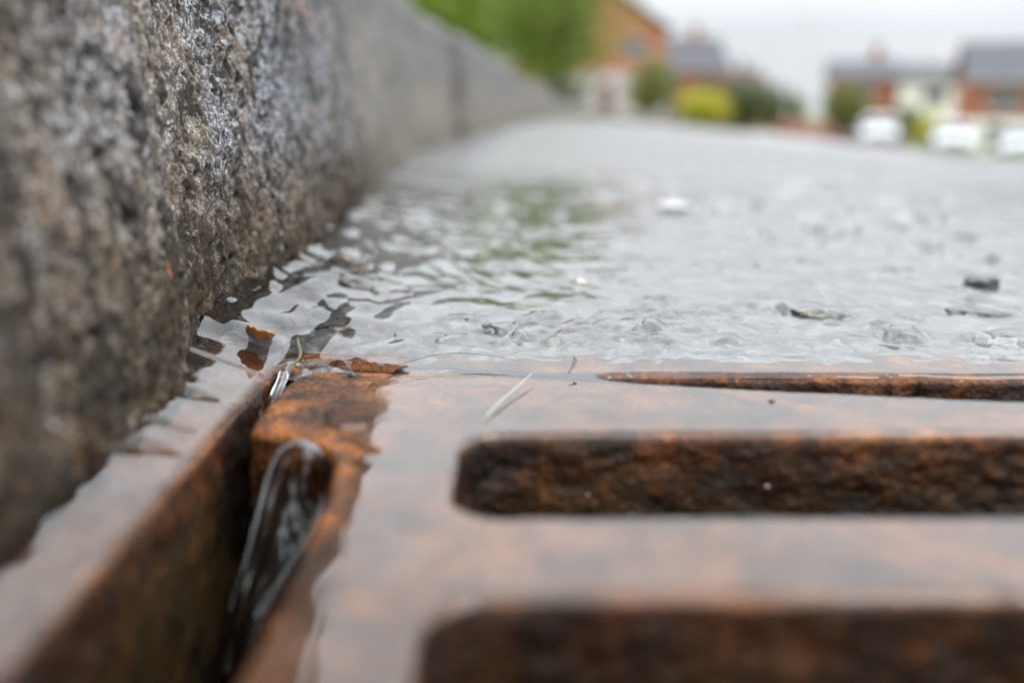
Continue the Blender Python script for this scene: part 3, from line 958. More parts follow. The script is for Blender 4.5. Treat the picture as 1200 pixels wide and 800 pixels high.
for (x, y, z, sz, m_, sd_, lb) in ((-0.0455, 0.2700, 0.0068, (0.0068, 0.0055, 0.0042), MS3, 21, 'round dark brown stone under rippled water beside the kerb'),
                             (-0.0525, 0.2640, 0.0070, (0.0032, 0.0034, 0.0032), MS3, 22, 'small dark stone touching the kerb foot left of the round brown one'),
                             (-0.0540, 0.2240, 0.0035, (0.0070, 0.0060, 0.0036), MS3, 23, 'sunken brown stone in the choppy corner where frame meets kerb'),
                             (-0.0420, 0.2180, 0.0008, (0.0075, 0.0050, 0.0024), MS2, 24, 'flat blackish stone under the water before the gap corner'),
                             (-0.0340, 0.2120, 0.0016, (0.0060, 0.0045, 0.0022), MS3, 25, 'flat brown stone right of the blackish one behind the gap'),
                             (-0.0465, 0.2380, 0.0048, (0.0058, 0.0050, 0.0034), MS2, 26, 'blackish stone deeper in the choppy corner, right of the sunken brown one'),
                             (-0.0400, 0.2500, 0.0048, (0.0074, 0.0050, 0.0030), MS3, 27, 'brown stone midway between the corner heap and the round dark stone')):
    tag(stone('pebble', (x, y, z), sz, (0.2, 0.1, sd_), m_, sd_), lb, 'pebble', 'stones sunk in the gutter by the frame')

def blade(name, pts, w, mat, label, cat, cup=0.3, seg=8, taper=True):
    """flat narrow blade with real thickness"""
    c = spline(pts, seg)
    n = len(c)
    rad = []
    for i in range(n):
        t = i / (n - 1)
        k = math.sin(math.pi * min(1, max(0.06, t * 0.94 + 0.03))) ** 0.5 if taper else 1
        rad.append((w * k, w * 0.28 * k))
    V, F = tube_mesh(c, rad, 10)
    o = poly_obj(name, V, F, mat)
    return tag(o, label, cat)

M_STRAW = plain('pale straw', (0.30, 0.28, 0.22), 0.45, 0.25, 300, Coat_Weight=0.4)
M_STEM = plain('green stem', (0.085, 0.085, 0.028), 0.5, 0.3, 200)
M_TWIG = plain('reddish straw', (0.42, 0.24, 0.14), 0.5, 0.3, 300)
M_ROOT = plain('dark root', (0.050, 0.040, 0.018), 0.4, 0.4, 300)
M_LEAF = plain('rotting orange leaf', (0.42, 0.15, 0.03), 0.4, 0.5, 180, Coat_Weight=0.5)
M_PALE = plain('pale petal', (0.42, 0.41, 0.40), 0.5, 0.08, 60)
blade('straw', [(-0.0043, 0.1535, 0.0013), (-0.0028, 0.159, 0.0016), (0.0000, 0.167, 0.0018), (0.0040, 0.1778, 0.0024)], 0.00021, M_STRAW, 'thin pale straw lying aslant on the wet iron past the slot end', 'straw')
blade('straw', [(-0.0630, 0.3250, 0.0020), (-0.0628, 0.3270, 0.0075), (-0.0632, 0.3290, 0.0125)], 0.00060, M_TWIG, 'short reddish straw standing upright against the kerb foot', 'straw')
blade('grass_stem', [(-0.0425, 0.184, 0.0016), (-0.0418, 0.190, 0.0022), (-0.0435, 0.197, 0.0030), (-0.0460, 0.206, 0.0034), (-0.0500, 0.214, 0.0020)], 0.00040, M_STEM, 'yellow green grass stem bent over the end of the gap', 'stem')
blade('root', [(-0.0245, 0.1790, 0.0022), (-0.0190, 0.1850, 0.0027), (-0.0130, 0.1885, 0.0032), (-0.0050, 0.1885, 0.0029), (0.0020, 0.1850, 0.0024)], 0.00018, M_ROOT, 'thin dark root strand washed along the frame joint', 'root')
blade('root', [(0.0105, 0.1780, 0.0020), (0.0120, 0.1830, 0.0032), (0.0118, 0.1850, 0.0036)], 0.00035, M_ROOT, 'tiny dark fibre at the closed end of the narrow slot', 'root')

def leaf(name, loc, L, W, rot, mat, label, cat, seed, curl=0.5, thick=0.0003):
    nu, nv = 26, 14
    u = np.linspace(0, 1, nu); v = np.linspace(-1, 1, nv)
    U, Vv = np.meshgrid(u, v)
    wv = W * np.sin(np.pi * np.clip(U * 0.96 + 0.02, 0, 1)) ** 0.7 * (1 + 0.25 * pn(U * 6, Vv * 1.2, 0, seed))
    X = (U - 0.5) * L
    Yv = Vv * wv * 0.5
    Z = curl * (Vv * wv * 0.5) ** 2 / W * 2 + curl * 0.5 * (X ** 2) / L + 0.05 * W * pn(U * 5, Vv * 3, 0, seed + 1)
    A = np.stack([X.ravel(), Yv.ravel(), Z.ravel()], 1); B = A - np.array([0, 0, thick])
    F = grid_faces(nu, nv)
    n = nu * nv
    E_ = border_edges(F)
    FF = np.concatenate([F, F[:, ::-1] + n, np.stack([E_[:, 1], E_[:, 0], E_[:, 0] + n, E_[:, 1] + n], 1)])
    o = mesh_np(name, np.concatenate([A, B]), FF, mat)
    o.location = loc; o.rotation_euler = rot
    return tag(o, label, cat)
leaf('leaf', (-0.0515, 0.1960, 0.0036), 0.0120, 0.0060, (0.4, 0.35, 2.2), M_LEAF, 'curled orange brown leaf scrap caught on the frame near the kerb', 'leaf', 5, 0.9)
leaf('leaf', (-0.0660, 0.4550, 0.0050), 0.0090, 0.0060, (1.1, 0.2, 1.3), M_TWIG, 'small tan leaf bit resting against the kerb foot up the gutter', 'leaf', 6, 0.5)
leaf('leaf', (-0.0700, 0.2060, 0.0050), 0.0100, 0.0050, (0.5, -0.3, 0.6), plain('pale leaf', (0.40, 0.36, 0.28), 0.5, 0.3, 200), 'pale leaf scrap pressed to the kerb in the choppy corner', 'leaf', 8, 0.7)
pet = leaf('petal', (0.0750, 0.4640, 0.0050), 0.0165, 0.0090, (0.25, 0.05, 0.1), M_PALE, 'white petal afloat on the shallow water up the road', 'petal', 7, 0.3, 0.0005)
leaf('petal', (0.0185, 0.2620, 0.0046), 0.0030, 0.0018, (0.1, 0, 0.3), plain('cream flake', (0.72, 0.62, 0.42), 0.5, 0.1, 200), 'tiny cream flake on a low hump of water', 'flake', 9, 0.3)

# grit carried on to the iron and the slot wall
MGR = stone_mat('pale grit', (0.25, 0.23, 0.20), (0.75, 0.72, 0.66), 900)
for k, (x, y, z, r, mt, lb) in enumerate([(0.0445, 0.1635, 0.0010, 0.00045, MS2, 'dark grit grain on the wet iron between the two right hand slots'), (0.0120, 0.1475, -0.0095, 0.0003, MGR, 'tiny pale grit grain low on the middle slot wall'),
                             (0.0400, 0.1466, -0.0078, 0.00028, MGR, 'tiny pale grit grain on the slot wall, right of the lower one'), (-0.0300, 0.1800, 0.0010, 0.0006, MS3, 'brown grit grain on bare rusty iron behind the left gap')]):
    tag(stone('grit', (x, y, z), (r * 1.3, r, r * 0.8), (0.3, 0.2, k), mt, 40 + k, 0.3, 2), lb, 'grit')

# ------------------------------------------------------------------ verges and far ground
MAT_GRASS = M('mown grass')
MAT_GRASS.color(MAT_GRASS.ramp(MAT_GRASS.noise(0.5, 8, 0.7), [(0.3, (0.075, 0.115, 0.018)), (0.5, (0.13, 0.18, 0.028)), (0.7, (0.21, 0.24, 0.045))]))
MAT_GRASS.bump(MAT_GRASS.noise(40, 5, 0.7), 0.03, 1.0).set(Roughness=0.8)
MAT_GRASS = MAT_GRASS.m
MAT_PAVE = plain('grey paving', (0.24, 0.235, 0.225), 0.45, 0.2, 2)
MAT_KFAR = plain('plain kerb concrete', (0.24, 0.23, 0.21), 0.7, 0.2, 2)
ya_ = spaced((-3, 2, 0.5, 0.1), (2, 20, 0.1, 0.5), (20, 600, 0.6, 30))
def strip(name, us, zoff, mat, kind='structure', ys=ya_, bumpy=0.0):
    U, Yg = np.meshgrid(np.array(us, float), ys)
    Xg = kerb_x(Yg) + U
    Z = land(Xg, Yg) + np.array(zoff)[None, :] + bumpy * fbm(Xg * 0.7, Yg * 0.7, 0, 3, 401)
    return tag(mesh_np(name, np.stack([Xg.ravel(), Yg.ravel(), Z.ravel()], 1), grid_faces(len(us), len(ys)), mat), kind=kind)
us = [-300, -150, -80, -40, -25, -16, -10, -6, -4, -2.5, -1.6, -0.9, -0.4, -0.121]
strip('lawn', us, [0.137] * (len(us) - 1) + [0.134], MAT_GRASS, bumpy=0.004)
strip('kerb', [7.0, 7.001, 7.012, 7.13], [-0.02, 0.10, 0.118, 0.122], MAT_KFAR)
strip('pavement', [7.13, 8.0, 9.0], [0.118, 0.12, 0.12], MAT_PAVE)
us = [9.0, 12, 16, 22, 30, 42, 60, 90, 150, 300, 500]
strip('lawn', us, [0.116] * len(us), MAT_GRASS)

# ------------------------------------------------------------------ foliage
def leaf_material(name, lo, hi):
    m = M(name)
    n = m.n.new('ShaderNodeNewGeometry')
    r = n.outputs['Random Per Island']
    m.color(m.ramp(r, [(0.0, lo), (1.0, hi)]))
    m.set(Roughness=0.5)
    t = m.n.new('ShaderNodeBsdfTranslucent')
    m.l.new(m.ramp(r, [(0.0, lo), (1.0, hi)]), t.inputs['Color'])
    mx = m.n.new('ShaderNodeMixShader'); mx.inputs[0].default_value = 0.35
    m.l.new(m.b.outputs[0], mx.inputs[1]); m.l.new(t.outputs[0], mx.inputs[2])
    m.l.new(mx.outputs[0], m.out.inputs['Surface'])
    return m.m
L_BRIGHT = leaf_material('bright young leaves', (0.12, 0.19, 0.004), (0.27, 0.38, 0.012))
L_MID = leaf_material('mid green leaves', (0.08, 0.12, 0.010), (0.22, 0.29, 0.035))
L_DARK = leaf_material('dark green leaves', (0.035, 0.055, 0.012), (0.09, 0.12, 0.03))
L_YELLOW = leaf_material('golden yellow leaves', (0.30, 0.28, 0.01), (0.55, 0.52, 0.04))
L_OLIVE = leaf_material('olive leaves', (0.10, 0.11, 0.02), (0.22, 0.22, 0.05))
L_COPPER = leaf_material('copper leaves', (0.09, 0.045, 0.02), (0.19, 0.10, 0.04))
M_BARK = plain('bark', (0.09, 0.065, 0.045), 0.85, 0.4, 12)

def bush(name, x, y, w, d, h, nleaf, size, mat, label, cat, seed, trunk=0.12, group=None, limbs=5):
    rg = np.random.default_rng(seed)
    z0 = float(land(x, y)) + 0.13
    root = empty(name, (x, y, z0 - 0.02))
    tag(root, label, cat, group)
    nb = 26
    c = rg.normal(size=(nb, 3)); c /= np.linalg.norm(c, axis=1, keepdims=True)
    c *= (0.25 + 0.55 * rg.random((nb, 1)))
    c = c * np.array([w / 2, d / 2, h * (1 - trunk) / 2]) + np.array([0, 0, h * (1 + trunk) / 2])
    rad = (0.24 + 0.20 * rg.random(nb)) * min(w, h, d * 1.3)
    k = rg.integers(0, nb, nleaf)
    v = rg.normal(size=(nleaf, 3)); v /= np.linalg.norm(v, axis=1, keepdims=True)
    p = c[k] + v * (rad[k] * (0.55 + 0.45 * rg.random(nleaf) ** 0.5))[:, None]
    p[:, 2] = np.clip(p[:, 2], 0.03, None)
    a = rg.normal(size=(nleaf, 3)); a /= np.linalg.norm(a, axis=1, keepdims=True)
    nrm = v + 0.7 * a; nrm /= np.linalg.norm(nrm, axis=1, keepdims=True)
    t = np.cross(nrm, rg.normal(size=(nleaf, 3))); t /= np.linalg.norm(t, axis=1, keepdims=True)
    b = np.cross(nrm, t)
    s = (size * (0.6 + 0.8 * rg.random(nleaf)))[:, None]
    q = np.stack([p - t * s, p + b * s * 0.55 + nrm * s * 0.15, p + t * s, p - b * s * 0.55 + nrm * s * 0.15], 1)
    V = q.reshape(-1, 3); F = np.arange(nleaf * 4).reshape(-1, 4)
    mesh_np('crown', V, F, mat, root, False)
    VV, FF = [], []
    def add(pts, r):
        v_, f_ = tube_mesh(pts, r, 7)
        o_ = len(VV); VV.extend(v_); FF.extend([tuple(i + o_ for i in f) for f in f_])
    add([(0, 0, -0.05), (0.01 * w, 0, h * 0.3), (0, 0.02 * w, h * 0.6)], [0.045 * h, 0.035 * h, 0.015 * h])
    for i in range(limbs):
        e = c[rg.integers(0, nb)]
        add([(0, 0, h * 0.12 + 0.2 * h * i / limbs), tuple(e * 0.5 + np.array([0, 0, h * 0.12])), tuple(e)], [0.02 * h, 0.014 * h, 0.006 * h])
    poly_obj('trunk', VV, FF, M_BARK, root)
    return root

bush('bush', -0.80, 19.0, 4.9, 2.2, 3.6, 13000, 0.05, L_BRIGHT, 'bright green leafy bush filling the space right above the kerb', 'bush', 1, 0.03)
bush('bush', 0.66, 15.6, 1.95, 1.4, 2.35, 10000, 0.040, L_MID, 'rounded mid green bush at the far end of the near kerb', 'bush', 2, 0.03)
bush('bush', 6.55, 35.0, 1.75, 1.4, 1.15, 5000, 0.05, L_YELLOW, 'low golden yellow bush in front of the brick houses', 'bush', 3, 0.03)
bush('bush', 7.0, 52.0, 2.4, 2.0, 3.2, 5000, 0.08, L_OLIVE, 'olive green shrub between the orange house and the yellow bush', 'shrub', 4, 0.08)
bush('bush', 12.8, 66.0, 3.0, 2.4, 2.6, 4000, 0.10, L_COPPER, 'coppery brown shrub before the red brick house', 'shrub', 5, 0.06)
bush('bush', 17.6, 78.0, 4.2, 3.0, 3.4, 5000, 0.12, L_DARK, 'dark green hedge mass where the left houses end', 'hedge', 6, 0.04)
bush('tree', 22.4, 68.0, 3.4, 3.0, 3.9, 6000, 0.10, L_OLIVE, 'small olive green tree left of the right hand houses', 'tree', 7, 0.2)
bush('bush', 23.6, 61.0, 2.0, 1.6, 2.4, 4000, 0.08, L_OLIVE, 'yellowish green bush behind the leftmost white car', 'bush', 8, 0.05)
bush('bush', 22.9, 55.0, 2.3, 1.6, 1.7, 4000, 0.08, L_YELLOW, 'low yellow green hedge between the two left cars', 'hedge', 9, 0.05)
bush('tree', 31.0, 118.0, 7.0, 5.0, 4.6, 5000, 0.2, L_DARK, 'distant dark tree at the end of the street, left side', 'tree', 10, 0.2)
bush('tree', 42.0, 160.0, 8.0, 6.0, 5.2, 5000, 0.25, L_MID, 'farthest tree closing the street in the middle', 'tree', 11, 0.2)

# ------------------------------------------------------------------ houses
B_ORANGE = plain('orange brick', (0.34, 0.135, 0.070), 0.8, 0.12, 1.5)
B_RED = plain('red brick', (0.30, 0.10, 0.055), 0.8, 0.15, 1.5)
B_BROWN = plain('brown brick', (0.22, 0.11, 0.07), 0.8, 0.15, 1.5)
B_WHITE = plain('white render', (0.74, 0.71, 0.66), 0.7, 0.05, 1)
B_PINK = plain('pinkish render', (0.42, 0.36, 0.36), 0.7, 0.06, 1)
R_GREY = plain('grey roof tiles', (0.085, 0.085, 0.095), 0.95, 0.2, 3)
R_BROWN = plain('brown roof tiles', (0.085, 0.06, 0.052), 0.95, 0.2, 3)
M_FRAME = plain('white window frame', (0.50, 0.49, 0.48), 0.4, 0.03, 5)
M_GLASS = plain('window glass', (0.03, 0.035, 0.04), 0.06, 0.1, 1)
M_DOOR = plain('painted door', (0.10, 0.05, 0.04), 0.4, 0.1, 4)
M_GARAGE = plain('white garage door', (0.75, 0.75, 0.76), 0.45, 0.04, 4)

def bx(x0, x1, y0, y1, z0, z1):
    V = [(x, y, z) for z in (z0, z1) for y in (y0, y1) for x in (x0, x1)]
    F = [(0, 2, 3, 1), (0, 1, 5, 4), (1, 3, 7, 5), (3, 2, 6, 7), (2, 0, 4, 6), (4, 5, 7, 6)]
    return V, F
def join(*ms):
    VV, FF = [], []
    for V, F in ms:
        o = len(VV); VV += list(V); FF += [tuple(i + o for i in f) for f in F]
    return VV, FF

def house(x, y, w, d, eave, ridge, rz, brick, roof, label, gable_front=False, garage=False, seed=0, lower=None):
    rg = random.Random(seed)
    z0 = float(land(x, y)) + 0.10
    h = empty('house', (x, y, z0), rz)
    tag(h, label, 'house')
    a, b = w / 2, d / 2
    # shell with its gables
    if gable_front:
        V = [(-a, -b, -0.4), (a, -b, -0.4), (a, b, -0.4), (-a, b, -0.4), (-a, -b, eave), (a, -b, eave), (a, b, eave), (-a, b, eave), (0, -b, ridge), (0, b, ridge)]
        F = [(0, 1, 5, 8, 4), (1, 2, 6, 5), (2, 3, 7, 9, 6), (3, 0, 4, 7), (4, 8, 9, 7), (8, 5, 6, 9)]
    else:
        V = [(-a, -b, -0.4), (a, -b, -0.4), (a, b, -0.4), (-a, b, -0.4), (-a, -b, eave), (a, -b, eave), (a, b, eave), (-a, b, eave), (-a, 0, ridge), (a, 0, ridge)]
        F = [(0, 1, 5, 4), (1, 2, 6, 9, 5), (2, 3, 7, 6), (3, 0, 4, 8, 7), (4, 5, 9, 8), (8, 9, 6, 7)]
    poly_obj('wall', V, F, brick, h, False)
    # roof slabs with thickness and overhang
    o_, t = 0.35, 0.16
    half = a if gable_front else b
    run = half + o_
    dz = (ridge - eave) / half
    ms = []
    for s in (-1, 1):
        L0, L1 = (-b - o_, b + o_) if gable_front else (-a - o_, a + o_)
        zo = ridge + 0.03 - dz * run
        pts = [(0, ridge + 0.03), (s * run, zo), (s * run, zo + t), (0, ridge + 0.03 + t)]
        P = []
        for L in (L0, L1):
            for (p, z) in pts:
                P.append((p, L, z) if gable_front else (L, p, z))
        ms.append((P, [(0, 1, 2, 3), (7, 6, 5, 4), (0, 4, 5, 1), (1, 5, 6, 2), (2, 6, 7, 3), (3, 7, 4, 0)]))
    rf = poly_obj('roof', *join(*ms), roof, h, False)
    cx = a * 0.45
    ch = poly_obj('chimney', *join(bx(cx - 0.35, cx + 0.35, -0.3, 0.3, ridge - 1.0, ridge + 0.9), bx(cx - 0.42, cx + 0.42, -0.37, 0.37, ridge + 0.9, ridge + 1.02),
                                   bx(cx - 0.2, cx - 0.02, -0.1, 0.1, ridge + 1.02, ridge + 1.35), bx(cx + 0.06, cx + 0.24, -0.1, 0.1, ridge + 1.02, ridge + 1.35)), brick, rf, False)
    if lower is not None:
        poly_obj('ground_floor_cladding', *bx(-a - 0.02, a + 0.02, -b - 0.06, -b - 0.003, -0.3, eave * 0.5), lower, h, False)
    yf = -b - (0.063 if lower is not None else 0.003)
    def window(cx, cz, ww, wh, n=2):
        f = 0.07
        parts = [bx(cx - ww / 2, cx + ww / 2, yf - 0.06, yf, cz - wh / 2, cz - wh / 2 + f), bx(cx - ww / 2, cx + ww / 2, yf - 0.06, yf, cz + wh / 2 - f, cz + wh / 2)]
        for k in range(n + 1):
            px = cx - ww / 2 + f / 2 + (ww - f) * k / n
            parts.append(bx(px - f / 2, px + f / 2, yf - 0.058, yf, cz - wh / 2 + f, cz + wh / 2 - f))
        parts.append(bx(cx - ww / 2 - 0.08, cx + ww / 2 + 0.08, yf - 0.12, yf, cz - wh / 2 - 0.08, cz - wh / 2 - 0.003))
        fr = poly_obj('window', *join(*parts), M_FRAME, h, False)
        for k in range(n):
            p0 = cx - ww / 2 + (ww - f) * k / n + f; p1 = cx - ww / 2 + (ww - f) * (k + 1) / n
            poly_obj('pane', *bx(p0, p1, yf - 0.02, yf - 0.001, cz - wh / 2 + f, cz + wh / 2 - f), M_GLASS, fr, False)
    up = eave - 1.15
    for cxw in ((-a * 0.5, a * 0.5) if w > 5.5 else (0,)):
        window(cxw, up, 1.7, 1.15, 3)
    window(-a * 0.45, 1.35, 2.1, 1.35, 3)
    if garage:
        poly_obj('garage_door', *bx(a * 0.15, a * 0.15 + 2.3, yf - 0.05, yf, 0.0, 2.1), M_GARAGE, h, False)
    dx = a * 0.08 - 0.5
    dr = poly_obj('door', *bx(dx, dx + 0.9, yf - 0.05, yf - 0.0, 0, 2.05), M_DOOR, h, False)
    poly_obj('handle', *bx(dx + 0.78, dx + 0.84, yf - 0.10, yf - 0.05, 0.95, 1.1), M_FRAME, dr, False)
    poly_obj('gutter', *bx(-a - 0.3, a + 0.3, -b - 0.42, -b - 0.32, eave - 0.16, eave - 0.06), M_FRAME, h, False) if not gable_front else None
    return h

house(5.2, 73, 9.0, 8.0, 5.6, 8.4, R(12), B_ORANGE, R_BROWN, 'orange brick house with a gable, nearest on the left behind the bushes', True, False, 1, B_PINK)
house(15.6, 97, 7.2, 7.5, 4.9, 7.7, R(8), B_RED, R_GREY, 'red brick house with grey roof second in the left hand row', False, False, 2)
house(28.5, 134, 7.0, 7.5, 4.8, 7.4, R(10), B_BROWN, R_BROWN, 'brown brick house third in the left hand row', False, False, 3)
house(41.0, 172, 7.0, 7.5, 4.8, 7.2, R(10), B_BROWN, R_GREY, 'farthest small house at the end of the left hand row', False, False, 4)
house(27.8, 82, 4.6, 7.0, 5.0, 6.2, R(-14), B_RED, R_GREY, 'red brick half of the pair on the right side of the street', False, False, 5)
house(32.7, 80.6, 5.2, 7.2, 5.1, 6.3, R(-14), B_WHITE, R_GREY, 'white rendered house joined to a red brick one', False, False, 6)
house(30.9, 61, 7.6, 7.0, 4.5, 6.6, R(-18), B_RED, R_GREY, 'large red brick house with white ground floor at the far right', False, True, 7, B_WHITE)
house(46.0, 66, 8.0, 7.0, 4.9, 7.2, R(-20), B_RED, R_BROWN, 'brick house beyond the far right edge with brown roof', False, True, 8)

# low brick garden wall across the end of the view
def garden_wall(p0, p1, y0, y1, h, label, mat):
    n = 18
    VV, FF = [], []
    root = empty('garden_wall', ((p0 + p1) / 2, (y0 + y1) / 2, float(land((p0 + p1) / 2, y0))))
    tag(root, label, 'wall')
    A, C = [], []
    for i in range(n):
        t0, t1 = i / n, (i + 1) / n
        xa, xb = p0 + (p1 - p0) * t0, p0 + (p1 - p0) * t1
        yy = y0 + (y1 - y0) * (t0 + t1) / 2
        z = float(land((xa + xb) / 2, yy)) + 0.1
        A.append(bx(xa, xb, yy, yy + 0.22, z - 0.4, z + h)); C.append(bx(xa - 0.01, xb + 0.01, yy - 0.03, yy + 0.25, z + h, z + h + 0.07))
    L = root.location
    for nm, ms, m_ in (('brickwork', A, mat), ('coping', C, MAT_KFAR)):
        V, F = join(*ms)
        V = [(v[0] - L.x, v[1] - L.y, v[2] - L.z) for v in V]
        poly_obj(nm, V, F, m_, root, False)
garden_wall(26, 36.5, 100, 92, 1.5, 'low orange brick garden wall closing the bend of the street', B_ORANGE)

# ------------------------------------------------------------------ parked cars
PAINT = M('white car paint').color((0.62, 0.63, 0.64)).set(Roughness=0.28, Coat_Weight=1.0, Coat_Roughness=0.05).m
PAINT2 = M('silver car paint').color((0.55, 0.56, 0.58)).set(Roughness=0.3, Metallic=0.4, Coat_Weight=1.0).m
C_GLASS = plain('car glass', (0.02, 0.024, 0.028), 0.05, 0.1, 1)
C_TYRE = plain('tyre rubber', (0.02, 0.02, 0.02), 0.8, 0.1, 5)
C_RIM = plain('alloy', (0.5, 0.5, 0.52), 0.3, 0.05, 5, Metallic=0.8)
C_TRIM = plain('black trim', (0.025, 0.025, 0.027), 0.5, 0.1, 5)
C_LAMP = plain('headlamp', (0.7, 0.72, 0.75), 0.1, 0.05, 5)
C_RED = plain('tail lamp', (0.35, 0.02, 0.02), 0.2, 0.05, 5)
def loft(sections):
    """sections: list of rings (same length) -> closed skin"""
    n = len(sections[0])
    V = [p for s in sections for p in s]
    F = []
    for i in range(len(sections) - 1):
        for k in range(n):
            k2 = (k + 1) % n
            F.append((i * n + k, i * n + k2, (i + 1) * n + k2, (i + 1) * n + k))
    F.append(tuple(reversed(range(n)))); F.append(tuple(range((len(sections) - 1) * n, len(sections) * n)))
    return V, F
def car(x, y, rz, paint, label):
    z0 = float(land(x, y)) + 0.10
    c = empty('parked_car', (x, y, z0), rz)
    tag(c, label, 'car', 'cars parked on the right side of the street')
    # nose towards -Y; stations along the length
    st = [(-2.05, 0.30, 0.58, 0.72), (-1.95, 0.22, 0.74, 0.82), (-1.2, 0.20, 0.90, 0.88), (-0.75, 0.20, 0.97, 0.89), (0.2, 0.20, 0.99, 0.90), (1.3, 0.20, 1.0, 0.89), (1.85, 0.24, 0.98, 0.85), (2.0, 0.34, 0.86, 0.78)]
    rings = []
    for (yy, zb, zt, hw) in st:
        r = []
        for k in range(16):
            a_ = 2 * math.pi * k / 16
            cx, cz = math.cos(a_), math.sin(a_)
            sx_ = math.copysign(abs(cx) ** 0.45, cx) * hw; sz_ = math.copysign(abs(cz) ** 0.5, cz)
            r.append((sx_, yy, (zb + zt) / 2 + sz_ * (zt - zb) / 2))
        rings.append(r)
    poly_obj('body', *loft(rings), paint, c)
    def cab(y0, y1, y2, y3, hw0, hw1, zb, zt):
        return loft([[(-hw0, y0, zb), (hw0, y0, zb), (hw0, y3, zb), (-hw0, y3, zb)], [(-hw1, y1, zt), (hw1, y1, zt), (hw1, y2, zt), (-hw1, y2, zt)]])
    V, F = loft([[(-0.82, -0.95, 0.93), (0.82, -0.95, 0.93), (0.84, 1.75, 0.95), (-0.84, 1.75, 0.95)],
                 [(-0.68, -0.28, 1.36), (0.68, -0.28, 1.36), (0.70, 1.30, 1.38), (-0.70, 1.30, 1.38)],
                 [(-0.60, -0.12, 1.43), (0.60, -0.12, 1.43), (0.62, 1.10, 1.45), (-0.62, 1.10, 1.45)]])
    poly_obj('roof', V, F, paint, c)
    poly_obj('windscreen', *loft([[(-0.76, -0.955, 0.96), (0.76, -0.955, 0.96), (0.76, -0.90, 0.96), (-0.76, -0.90, 0.96)], [(-0.63, -0.33, 1.35), (0.63, -0.33, 1.35), (0.63, -0.27, 1.35), (-0.63, -0.27, 1.35)]]), C_GLASS, c, False)
    poly_obj('rear_window', *loft([[(-0.70, 1.74, 1.0), (0.70, 1.74, 1.0), (0.70, 1.70, 1.0), (-0.70, 1.70, 1.0)], [(-0.60, 1.34, 1.34), (0.60, 1.34, 1.34), (0.60, 1.28, 1.34), (-0.60, 1.28, 1.34)]]), C_GLASS, c, False)
    for s in (-1, 1):
        for (ya, yb, yc, yd) in ((-0.72, 0.32, 0.32, -0.22), (0.40, 1.45, 1.20, 0.40)):
            poly_obj('side_window', [(s * 0.835, ya, 0.99), (s * 0.845, yb, 0.99), (s * 0.712, yc, 1.33), (s * 0.712, yd, 1.33), (s * 0.80, ya, 0.99), (s * 0.80, yb, 0.99), (s * 0.68, yc, 1.33), (s * 0.68, yd, 1.33)],
                     [(0, 1, 2, 3), (7, 6, 5, 4), (0, 4, 5, 1), (1, 5, 6, 2), (2, 6, 7, 3), (3, 7, 4, 0)], C_GLASS, c, False)
        poly_obj('headlight', *loft([[(s * 0.46, -2.03, 0.58), (s * 0.76, -1.99, 0.60), (s * 0.76, -1.93, 0.74), (s * 0.48, -2.0, 0.70)], [(s * 0.46, -1.9, 0.58), (s * 0.76, -1.85, 0.60), (s * 0.76, -1.85, 0.74), (s * 0.48, -1.9, 0.70)]]), C_LAMP, c, False)
        poly_obj('tail_light', *bx(min(s * 0.6, s * 0.78), max(s * 0.6, s * 0.78), 1.85, 2.01, 0.66, 0.82), C_RED, c, False)
        poly_obj('mirror', *bx(min(s * 0.86, s * 1.02), max(s * 0.86, s * 1.02), -0.72, -0.60, 0.94, 1.07), paint, c, False)
        for yw in (-1.28, 1.25):
            V, F = [], []
            prof = [(0.20, -0.09), (0.30, -0.11), (0.335, -0.07), (0.335, 0.07), (0.30, 0.11), (0.20, 0.09)]
            for k in range(20):
                a_ = 2 * math.pi * k / 20
                for (r_, xx) in prof: V.append((s * 0.80 + xx, yw + r_ * math.cos(a_), 0.335 + r_ * math.sin(a_)))
            for k in range(20):
                for j in range(6):
                    k2, j2 = (k + 1) % 20, (j + 1) % 6
                    F.append((k * 6 + j, k * 6 + j2, k2 * 6 + j2, k2 * 6 + j))
            tyre = poly_obj('wheel', V, F, C_TYRE, c)
            V, F = [(s * 0.86, yw, 0.335)], []
            for k in range(20):
                a_ = 2 * math.pi * k / 20
                V.append((s * (0.87 if k % 4 < 2 else 0.83), yw + 0.2 * math.cos(a_), 0.335 + 0.2 * math.sin(a_)))
                F.append((0, 1 + k, 1 + (k + 1) % 20))
            poly_obj('rim', V, F, C_RIM, tyre)
    poly_obj('bumper', *bx(-0.70, 0.70, -2.09, -1.98, 0.28, 0.44), C_TRIM, c, False)
    poly_obj('grille', *bx(-0.36, 0.36, -2.07, -1.99, 0.50, 0.64), C_TRIM, c, False)
    poly_obj('bumper', *bx(-0.72, 0.72, 1.96, 2.06, 0.36, 0.52), C_TRIM, c, False)
    return c
car(18.2, 50.5, R(-18), PAINT, 'white car parked at the kerb, leftmost of the three')
car(20.4, 47.0, R(-22), PAINT, 'middle white car, in front of the white house')
car(22.8, 45.6, R(-26), PAINT2, 'silver white car at the far right by the brick house')

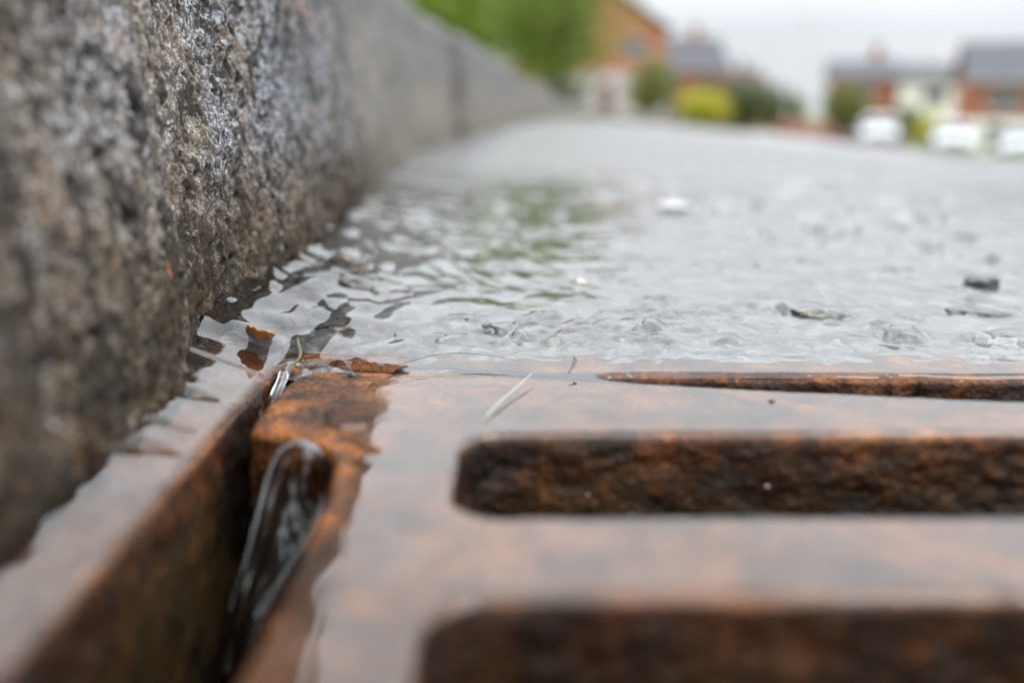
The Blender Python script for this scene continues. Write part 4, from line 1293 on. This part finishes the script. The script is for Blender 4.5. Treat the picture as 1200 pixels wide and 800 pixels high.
# slender lamp post far up the street
lp = empty('street_lamp', (24.2, 90, float(land(24.2, 90)) + 0.1))
tag(lp, 'slender grey street lamp rising faintly against the sky', 'street lamp')
poly_obj('pole', *tube_mesh([(0, 0, 0), (0, 0, 1.4), (0, 0, 1.45), (0, 0, 9.0)], [0.10, 0.10, 0.06, 0.045], 10), plain('galvanised steel', (0.42, 0.43, 0.44), 0.5, 0.05, 5), lp)
poly_obj('arm', *tube_mesh(spline([(0, 0, 9.0), (0.1, 0, 9.5), (0.6, 0, 9.7), (1.1, 0, 9.7)], 5), 0.035, 8), plain('lamp arm steel', (0.42, 0.43, 0.44), 0.5, 0.05, 5), lp)
poly_obj('lamp_head', *loft([[(0.95, -0.14, 9.62), (1.65, -0.10, 9.64), (1.65, 0.10, 9.64), (0.95, 0.14, 9.62)], [(0.98, -0.12, 9.80), (1.55, -0.07, 9.74), (1.55, 0.07, 9.74), (0.98, 0.12, 9.80)]]), plain('lamp housing', (0.3, 0.3, 0.31), 0.5, 0.05, 5), lp, False)
